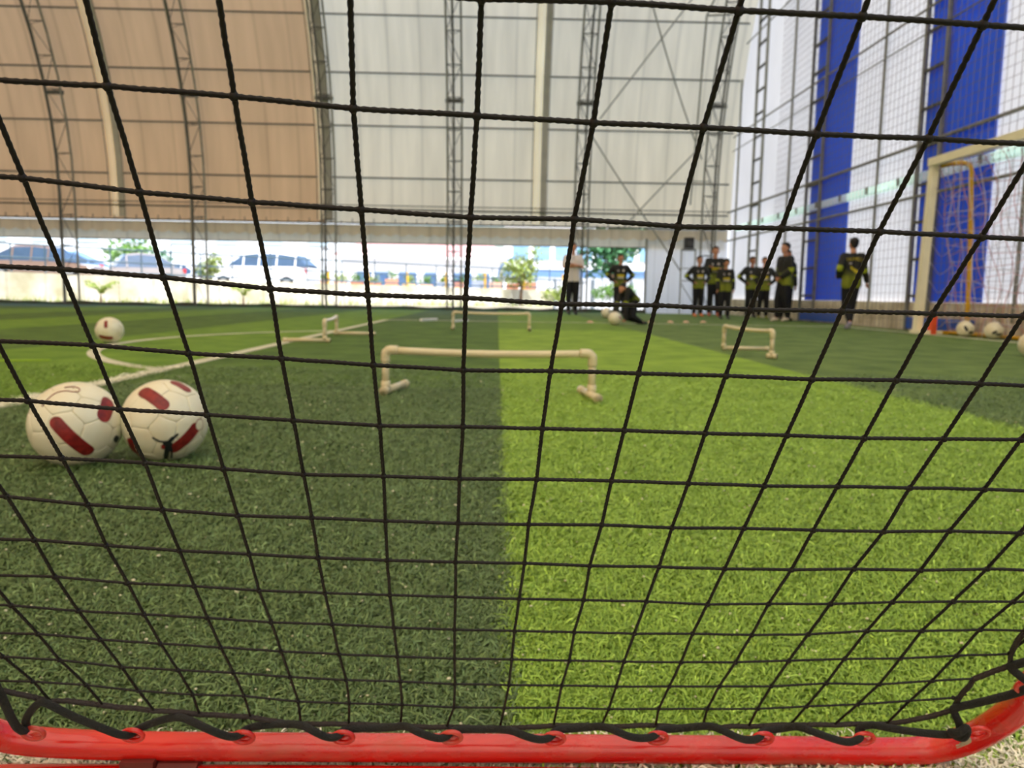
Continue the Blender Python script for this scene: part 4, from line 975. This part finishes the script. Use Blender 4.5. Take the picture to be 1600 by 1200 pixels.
def person(label, loc, rz, H, J, outfit='team', hair=M_hair, skin=M_skin, shoes=(40, 40, 44), group=None, face=None, prints=True, shorts=False, back=False, hair_r=1.0, gloves=None):
    """J holds joint positions for a figure of height 1 facing -Y"""
    t = thing('person', label, 'person', loc, rz, group, H)
    P, Cc = J['P'], J['C']; lat = J.get('lat', V(1, 0, 0)).normalized(); ax = (Cc-P).normalized(); fr = J.get('front', lat.cross(ax)); fr = (fr-ax*fr.dot(ax)).normalized()
    hd = J['head']; fc = (face or J.get('face', V(0, -1, 0))).normalized(); hs = fc.cross(V(0, 0, 1)).normalized(); hu = hs.cross(fc)*1.0
    Rh = Matrix((hs, fc, V(0, 0, 1))).transposed()
    sh = {s: J.get('sh'+s, Cc+lat*(.098 if s == 'L' else -.098)-ax*.012) for s in 'LR'}
    hip = {s: P+lat*(.045 if s == 'L' else -.045)-ax*.01 for s in 'LR'}
    b = MB()
    # torso
    for s in (-1, 1):
        blob(b, [(P+lat*s*.036, .052), (P.lerp(Cc, .45)+lat*s*.030, .046), (P.lerp(Cc, .8)+lat*s*.045, .052), (Cc+lat*s*.06-ax*.01, .034)])
    blob(b, [(Cc+ax*.0, .032), (Cc.lerp(hd, .55), .028), (hd-V(0, 0, .02), .030)])
    # head: skull, face, chin, nose, ears
    b.ell(hd+V(0, 0, .012)-fc*.006, (.046, .056, .052), 14, 10, R=Rh)
    b.ell(hd+fc*.010-V(0, 0, .022), (.035, .040, .040), 12, 9, R=Rh)
    b.ell(hd+fc*.040-V(0, 0, .052), (.016, .012, .012), 8, 6, R=Rh)
    b.tube([hd+fc*.050+V(0, 0, .004), hd+fc*.062-V(0, 0, .018)], [.006, .009], 7)
    for s in (-1, 1): b.ell(hd+hs*s*.047-V(0, 0, .012)-fc*.004, (.007, .011, .017), 8, 6, R=Rh)
    ex = MB()
    for s in 'LR':
        e, w_ = J['el'+s], J['wr'+s]
        blob(b, [(sh[s], .030), (e, .0215), (w_, .0145)])
        k, a, f_ = J['kn'+s], J['an'+s], J.get('toe'+s, J['an'+s]+V(0, -.085, -.028))
        blob(b, [(hip[s], .050), (k, .032), (a, .020)]); blob(b, [(a, .021), (f_, .016)])
        # hand: palm, four fingers and thumb curled round
        d = (w_-e).normalized(); hdn = J.get('hand'+s, d).normalized(); sv = hdn.orthogonal().normalized() if abs(hdn.dot(fr)) > .95 else (fr-hdn*fr.dot(hdn)).normalized(); pn = hdn.cross(sv)
        ex.ell(w_+hdn*.024, (.026, .017, .0095), 10, 7, R=Matrix((hdn, sv, pn)).transposed())
        for q, (o_, L) in enumerate(((-.012, .030), (-.004, .036), (.004, .034), (.012, .027))):
            p0 = w_+hdn*.040+sv*o_; p1 = p0+hdn*L*.5+pn*.004; p2 = p1+hdn*L*.35+pn*.012
            ex.tube([p0, p1, p2], [.0052, .0048, .0040], 6)
        p0 = w_+hdn*.014-sv*.014; ex.tube([p0, p0+hdn*.016-sv*.010, p0+hdn*.034-sv*.010+pn*.006], [.0062, .0056, .0044], 6)
    link_mesh(remesh(b, .0085, 2), 'body', skin, t, ex)
    # hair
    h = MB(); h.ell(hd+V(0, 0, .024)-fc*.016, (.051*hair_r, .056*hair_r, .050*hair_r), 14, 10, R=Rh); h.ell(hd-fc*.030-V(0, 0, .006), (.042*hair_r, .030, .042), 12, 9, R=Rh)
    h.ell(hd+fc*.028+V(0, 0, .052), (.034*hair_r, .020, .014*hair_r), 10, 7, R=Rh)
    link_mesh(remesh(h, .008, 1), 'hair', hair, t)
    for s in (-1, 1):
        MB().ell(hd+hs*s*.019+fc*.046+V(0, 0, .002), (.0075, .004, .0045), 8, 6, R=Rh).build('eye', M_eye, t, smooth=True, local=True)
    MB().ell(hd+fc*.0475-V(0, 0, .036), (.013, .005, .0035), 8, 6, R=Rh).build('mouth', M_lip, t, smooth=True, local=True)
    # jersey
    j = MB(); lo = J.get('hem', 1.0)
    for s in (-1, 1):
        blob(j, [(P+lat*s*.046-ax*.040*lo, .062), (P.lerp(Cc, .45)+lat*s*.042, .060), (P.lerp(Cc, .8)+lat*s*.054, .062), (Cc+lat*s*.064-ax*.010, .042)])
    j.tube([Cc-ax*.02, Cc+(hd-Cc)*.22], [.045, .034], 12)
    for s in 'LR':
        e, w_ = J['el'+s], J['wr'+s]; sleeve = .42 if outfit == 'coach' else .96
        if outfit == 'coach': blob(j, [(sh[s], .042), (sh[s].lerp(e, .75), .038)])
        else: blob(j, [(sh[s], .044), (e, .037), (e.lerp(w_, .92), .027)])
    me = remesh(j, .0095, 2)
    n = len(me.vertices); co = np.empty(n*3, 'f'); me.vertices.foreach_get('co', co); co = co.reshape(-1, 3)
    rel = co-np.array(P); L = (Cc-P).length; tcv = np.stack([rel@np.array(lat), rel@np.array(fr), (rel@np.array(ax))/L], 1).astype('f')
    a_ = me.attributes.new('tc', 'FLOAT_VECTOR', 'POINT'); a_.data.foreach_set('vector', tcv.ravel())
    arm = np.zeros(n, 'f'); 
    for s in 'LR':
        e, w_, s0 = (np.array(x) for x in (J['el'+s], J['wr'+s], sh[s]))
        for a0, a1, o0 in ((s0, e, 0), (e, w_, .5)):
            d = a1-a0; tt = np.clip(((co-a0)@d)/(d@d), 0, 1); dist = np.linalg.norm(co-(a0+tt[:, None]*d), axis=1)
            side = (rel@np.array(lat))*(1 if s == 'L' else -1)
            ok = (dist < .043) & ((o0 > 0) | (tt > .25)) & ((side > .085) | (o0 > 0) & (dist < .036)); arm[ok] = np.maximum(arm[ok], (o0+tt[ok]*.5))
    a2 = me.attributes.new('arm', 'FLOAT', 'POINT'); a2.data.foreach_set('value', arm)
    jo = link_mesh(me, 'jersey' if outfit != 'coach' else 't_shirt', M_jersey if outfit != 'coach' else M_coach, t)
    # prints wrapped on the cloth by ray casting
    if outfit != 'coach' and prints:
        bv = BVHTree.FromPolygons([v.co.copy() for v in me.vertices], [tuple(p.vertices) for p in me.polygons])
        sg = -1 if back else 1; dirn = fr*sg
        def patch(x0, x1, v0, v1, m_, name, nx=8, skew=0):
            g = MB(); vs = []
            for i in range(nx+1):
                for k in range(3):
                    x = x0+(x1-x0)*i/nx; v = v0+(v1-v0)*k/2+skew*(i/nx-.5); o_ = P+lat*x+ax*(v*L); hit = bv.ray_cast(o_+dirn*.3, -dirn)
                    vs.append((hit[0] if hit[0] else o_+dirn*.05)+dirn*.003)
            g.add(vs, [(i*3+k, i*3+3+k, i*3+4+k, i*3+1+k) for i in range(nx) for k in range(2)]); g.build(name, m_, t, smooth=True, local=True)
        if back:
            cu = bpy.data.curves.new('txt', 'FONT'); cu.body = 'COMBAT'; cu.size = .052; cu.align_x = 'CENTER'; to = bpy.data.objects.new('txt', cu); C.objects.link(to)
            dg = bpy.context.evaluated_depsgraph_get(); tm = bpy.data.meshes.new_from_object(to.evaluated_get(dg)); bpy.data.objects.remove(to)
            for v in tm.vertices:
                x, y = v.co.x*.86, v.co.y; o_ = P+lat*(-x*-1 if False else -x)*(1)+ax*(.80*L+y-x*x*1.6)
                # seen from behind, letters run the wearer's left to right
                o_ = P-lat*(-x)*1.0+ax*(.80*L+y-x*x*1.6); hit = bv.ray_cast(o_+dirn*.3, -dirn); v.co = (hit[0] if hit[0] else o_+dirn*.05)+dirn*.004
            link_mesh(tm, 'back_lettering', M_pr_y, t)['label'] = 'arched yellow lettering'
            patch(-.05, .045, .36, .50, M_pr_y, 'back_swoosh', 8, .22); patch(.03, .06, .66, .72, M_pr_w, 'back_badge', 3)
        else:
            patch(-.056, .056, .46, .60, M_pr_y, 'chest_panel'); patch(-.048, .048, .38, .45, M_pr_w, 'sponsor_bar'); patch(.025, .055, .74, .84, M_pr_w, 'badge', 3); patch(-.055, -.03, .74, .82, M_pr_w, 'badge', 3)
    # trousers
    q = MB()
    for s in 'LR':
        k, a = J['kn'+s], J['an'+s]
        blob(q, [(P+lat*(.03 if s == 'L' else -.03)+ax*.02, .052), (hip[s], .060), (k, .044), (k.lerp(a, .9 if not shorts else .05), .033 if not shorts else .036)])
    link_mesh(remesh(q, .0095, 2), 'shorts' if shorts else 'trousers', M_trous, t)
    sm = mat('shoe_%d_%d_%d' % shoes, shoes, .6, 30, .2)
    for s in 'LR':
        a, f_ = J['an'+s], J.get('toe'+s, J['an'+s]+V(0, -.085, -.028)); h = MB(); blob(h, [(a-V(0, 0, .012), .023), (a.lerp(f_, .5), .023), (f_, .018)])
        link_mesh(remesh(h, .007, 1), 'shoe', sm, t)
    return t
def base(arms='down', **k):
    J = dict(P=V(0, .0, .52), C=V(0, .005, .80), head=V(0, -.012, .925), knL=V(.052, -.008, .285), knR=V(-.052, -.008, .285), anL=V(.06, .012, .048), anR=V(-.06, .012, .048))
    for s, g in (('L', 1), ('R', -1)):
        if arms == 'down': J['el'+s] = V(g*.130, .015, .64); J['wr'+s] = V(g*.135, -.02, .50); J['hand'+s] = V(0, -.05, -1)
        if arms == 'hips': J['el'+s] = V(g*.205, .035, .665); J['wr'+s] = V(g*.105, -.03, .565); J['hand'+s] = V(-g*.7, -.5, -.2)
        if arms == 'folded': J['el'+s] = V(g*.135, -.035, .655); J['wr'+s] = V(-g*.030, -.095, .685+.012*g); J['hand'+s] = V(-g, .1, .05)
        if arms == 'front': J['el'+s] = V(g*.125, .0, .65); J['wr'+s] = V(g*.04, -.085, .56); J['hand'+s] = V(-g*.6, -.3, -.5)
    J.update(k); return J
O1 = (236, 128, 60)
person('adult in a white T-shirt and black trousers standing with arms folded', (1.84, 18.97, 0), .1, 1.77, base('folded', anL=V(.05, .01, .048), anR=V(-.05, .0, .048)), 'coach', shoes=(24, 24, 28))
person('player in black and lime jersey, hands on hips, behind the crouching player', (2.78, 17.5, 0), 0, 1.43, base('hips', P=V(0, .02, .50), knL=V(.06, -.05, .27), knR=V(-.06, -.03, .27)), shoes=(30, 30, 34))
# crouching on hands and knees, facing left
cr = dict(P=V(.06, .0, .37), C=V(-.10, -.02, .50), lat=V(0, -1, .15), front=V(-.35, 0, -1), head=V(-.155, -.04, .525), face=V(-1, -.4, -.3),
          elL=V(-.13, -.12, .31), wrL=V(-.12, -.12, .06), elR=V(-.15, .08, .32), wrR=V(-.17, .07, .06), handL=V(-1, 0, -.15), handR=V(-1, 0, -.15),
          knL=V(.0, -.10, .12), knR=V(-.01, .07, .10), anL=V(.17, -.08, .035), anR=V(.20, .06, .035), toeL=V(.25, -.08, .025), toeR=V(.28, .06, .025), hem=.8)
person('player in black and lime kit crouching on the turf behind the footballs', (2.22, 12.9, 0), .35, 1.15, cr, prints=False, shoes=(30, 30, 34))
person('leftmost player of the group, hands on hips, orange shoes', (4.96, 19.0, 0), .15, 1.50, base('hips'), shoes=O1)
person('tall player with arms folded behind the leftmost player of the group', (5.50, 19.55, 0), -.1, 1.78, base('folded'), shoes=(200, 96, 60))
person('short player with hands hanging, third from left in the group', (5.05, 17.06, 0), 0, 1.34, base('down', head=V(0, -.012, .925)), shoes=(24, 24, 28), hair_r=1.12)
person('player with elbows out, left of the pair in the middle of the group', (6.22, 18.85, 0), .1, 1.50, base('hips'), shoes=(30, 30, 34), skin=M_skin2)
person('player half hidden on the right of the pair in the middle of the group', (6.18, 17.85, 0), -.15, 1.44, base('hips', elR=V(-.15, .0, .66)), shoes=(120, 128, 40))
person('tall player seen from the side at the right end of the group, looking left', (5.90, 15.83, 0), -1.25, 1.63, base('front', anL=V(.04, .05, .048), anR=V(-.04, -.05, .048), knR=V(-.05, -.05, .285)), shoes=(206, 196, 176), prints=False)
person('player mostly hidden behind the tall one at the right end of the group', (6.22, 16.55, 0), .2, 1.52, base('down'), shoes=(30, 30, 34), skin=M_skin2)
wk = base('down', P=V(0, 0, .525), elL=V(.155, .05, .66), wrL=V(.13, -.035, .565), handL=V(-.2, -1, .2), elR=V(-.135, .0, .64), wrR=V(-.18, -.035, .52), handR=V(-.1, -.2, -1), knL=V(.038, -.03, .285), knR=V(-.03, -.02, .285), anL=V(.03, .10, .09), anR=V(-.012, -.02, .048), toeL=V(.03, .07, .03), head=V(-.005, -.02, .925))
person('player walking away on the right with yellow lettering across the back', (5.62, 12.2, 0), pi-.05, 1.46, wk, back=True, shoes=(176, 170, 206), face=V(.1, -1, 0))

# ================================================================== TURF FIBRES in the foreground
def fibres():
    g = np.random.default_rng(5); N = 520000
    # depth distribution ~ 1/y^2 so that density on the picture stays even
    y0, y1 = .50, 4.6
    u = g.random(N); y = 1/(1/y0-u*(1/y0-1/y1)); hw = .74*y+.60; x = (g.random(N)*2-1)*hw
    L = g.uniform(.012, .030, N)*(1+.15*y); a = g.uniform(0, 2*pi, N); a = np.where(g.random(N) < .55, g.normal(.9, .8, N), a)
    wd = g.uniform(.0005, .0010, N)*(1+.25*y); h = g.uniform(.001, .013, N); h2 = g.uniform(0.0, .006, N); cv = g.normal(0, .8, N)
    dx, dy = np.cos(a), np.sin(a); dx2, dy2 = np.cos(a+cv), np.sin(a+cv)
    z0 = g.uniform(.004, .010, N)
    p0 = np.stack([x, y, z0], 1); p1 = p0+np.stack([dx*L*.5, dy*L*.5, h], 1); p2 = p1+np.stack([dx2*L*.5, dy2*L*.5, h2-h*.6], 1)
    s0 = np.stack([-dy, dx, g.normal(0, .35, N)], 1)*wd[:, None]; s2 = np.stack([-dy2, dx2, g.normal(0, .35, N)], 1)*wd[:, None]*.9
    v = np.stack([p0-s0*.7, p0+s0*.7, p1-s0, p1+s0, p2-s2*.6, p2+s2*.6], 1).reshape(-1, 3)
    i = np.arange(N)*6; f = np.stack([np.stack([i, i+1, i+3, i+2], 1), np.stack([i+2, i+3, i+5, i+4], 1)], 1).reshape(-1)
    # colour by turf roll
    xe = x+g.normal(0, .006, N); ye = y+g.normal(0, .006, N)
    dark = np.array([.125, .205, .07]); dark2 = np.array([.05, .09, .022]); lime = np.array([.32, .51, .065]); lime2 = np.array([.14, .26, .018]); wht = np.array([.93, .91, .76]); left = np.array([.17, .30, .035]); grey = np.array([.12, .19, .06])
    t = g.random(N)[:, None]
    col = dark2+(dark*1.25-dark2)*t
    m = (xe > .02) & (xe < 1.92); col[m] = (lime2+(lime*1.1-lime2)*t)[m]
    m = (xe > 1.92); col[m] = (dark2*1.2+(grey*1.35-dark2*1.2)*t)[m]
    m = (xe < -1.92); col[m] = (left*.6+(left*.6)*t)[m]
    m = (np.abs(xe+1.92) < .05); col[m] = (wht*(.8+.3*t))[m]
    # a patch of worn greener strands and bleached ones
    k = g.random(N) < .05; col[k] = col[k]*1.5+np.array([.06, .06, .03])
    edge = .722+.0*xe
    m = (ye < edge) & (g.random(N) < .82); col[m] = (wht*(.7+.45*t))[m]
    me = bpy.data.meshes.new('turf_fibres'); me.vertices.add(len(v)); me.vertices.foreach_set('co', v.astype('f').ravel())
    nf = N*2; me.loops.add(nf*4); me.loops.foreach_set('vertex_index', f.astype('i')); me.polygons.add(nf); me.polygons.foreach_set('loop_start', (np.arange(nf)*4).astype('i')); 
    me.update(calc_edges=True)
    ca = me.attributes.new('fibre', 'FLOAT_COLOR', 'FACE'); c4 = np.ones((nf, 4), 'f'); c4[:, :3] = np.repeat(col, 2, 0); ca.data.foreach_set('color', c4.ravel())
    m_ = bpy.data.materials.new('turf_fibre'); m_.use_nodes = True; nt = m_.node_tree; b = nt.nodes['Principled BSDF']; b.inputs['Roughness'].default_value = .5; b.inputs['Specular IOR Level'].default_value = .35
    at = nt.nodes.new('ShaderNodeAttribute'); at.attribute_name = 'fibre'; nt.links.new(at.outputs['Color'], b.inputs['Base Color']); me.materials.append(m_)
    o = bpy.data.objects.new('turf_fibres', me); C.objects.link(o); o.location = (0, 0, 0)
    tag(o, 'curly artificial grass fibres carpeting the foreground', 'turf', kind='stuff')
    # pale crumbs scattered in the pile
    cb_ = MB(); gr = random.Random(9)
    for k in range(1100):
        yy = 1/(1/.75-gr.random()*(1/.75-1/4.0)); xx = gr.uniform(-1, 1)*(.7*yy+.3); s_ = gr.uniform(.0007, .0019)*(1+.3*yy)
        cb_.ell((xx, yy, .012+gr.uniform(0, .006)), (s_*gr.uniform(.8, 1.8), s_, s_*.7), 6, 4, R=Matrix.Rotation(gr.uniform(0, 6), 3, 'Z'))
    tag(cb_.build('turf_crumbs', mat('pale_crumbs', (226, 222, 190), .8, 60, .2)), 'pale crumbs of debris scattered in the turf', 'debris', kind='stuff')
fibres()
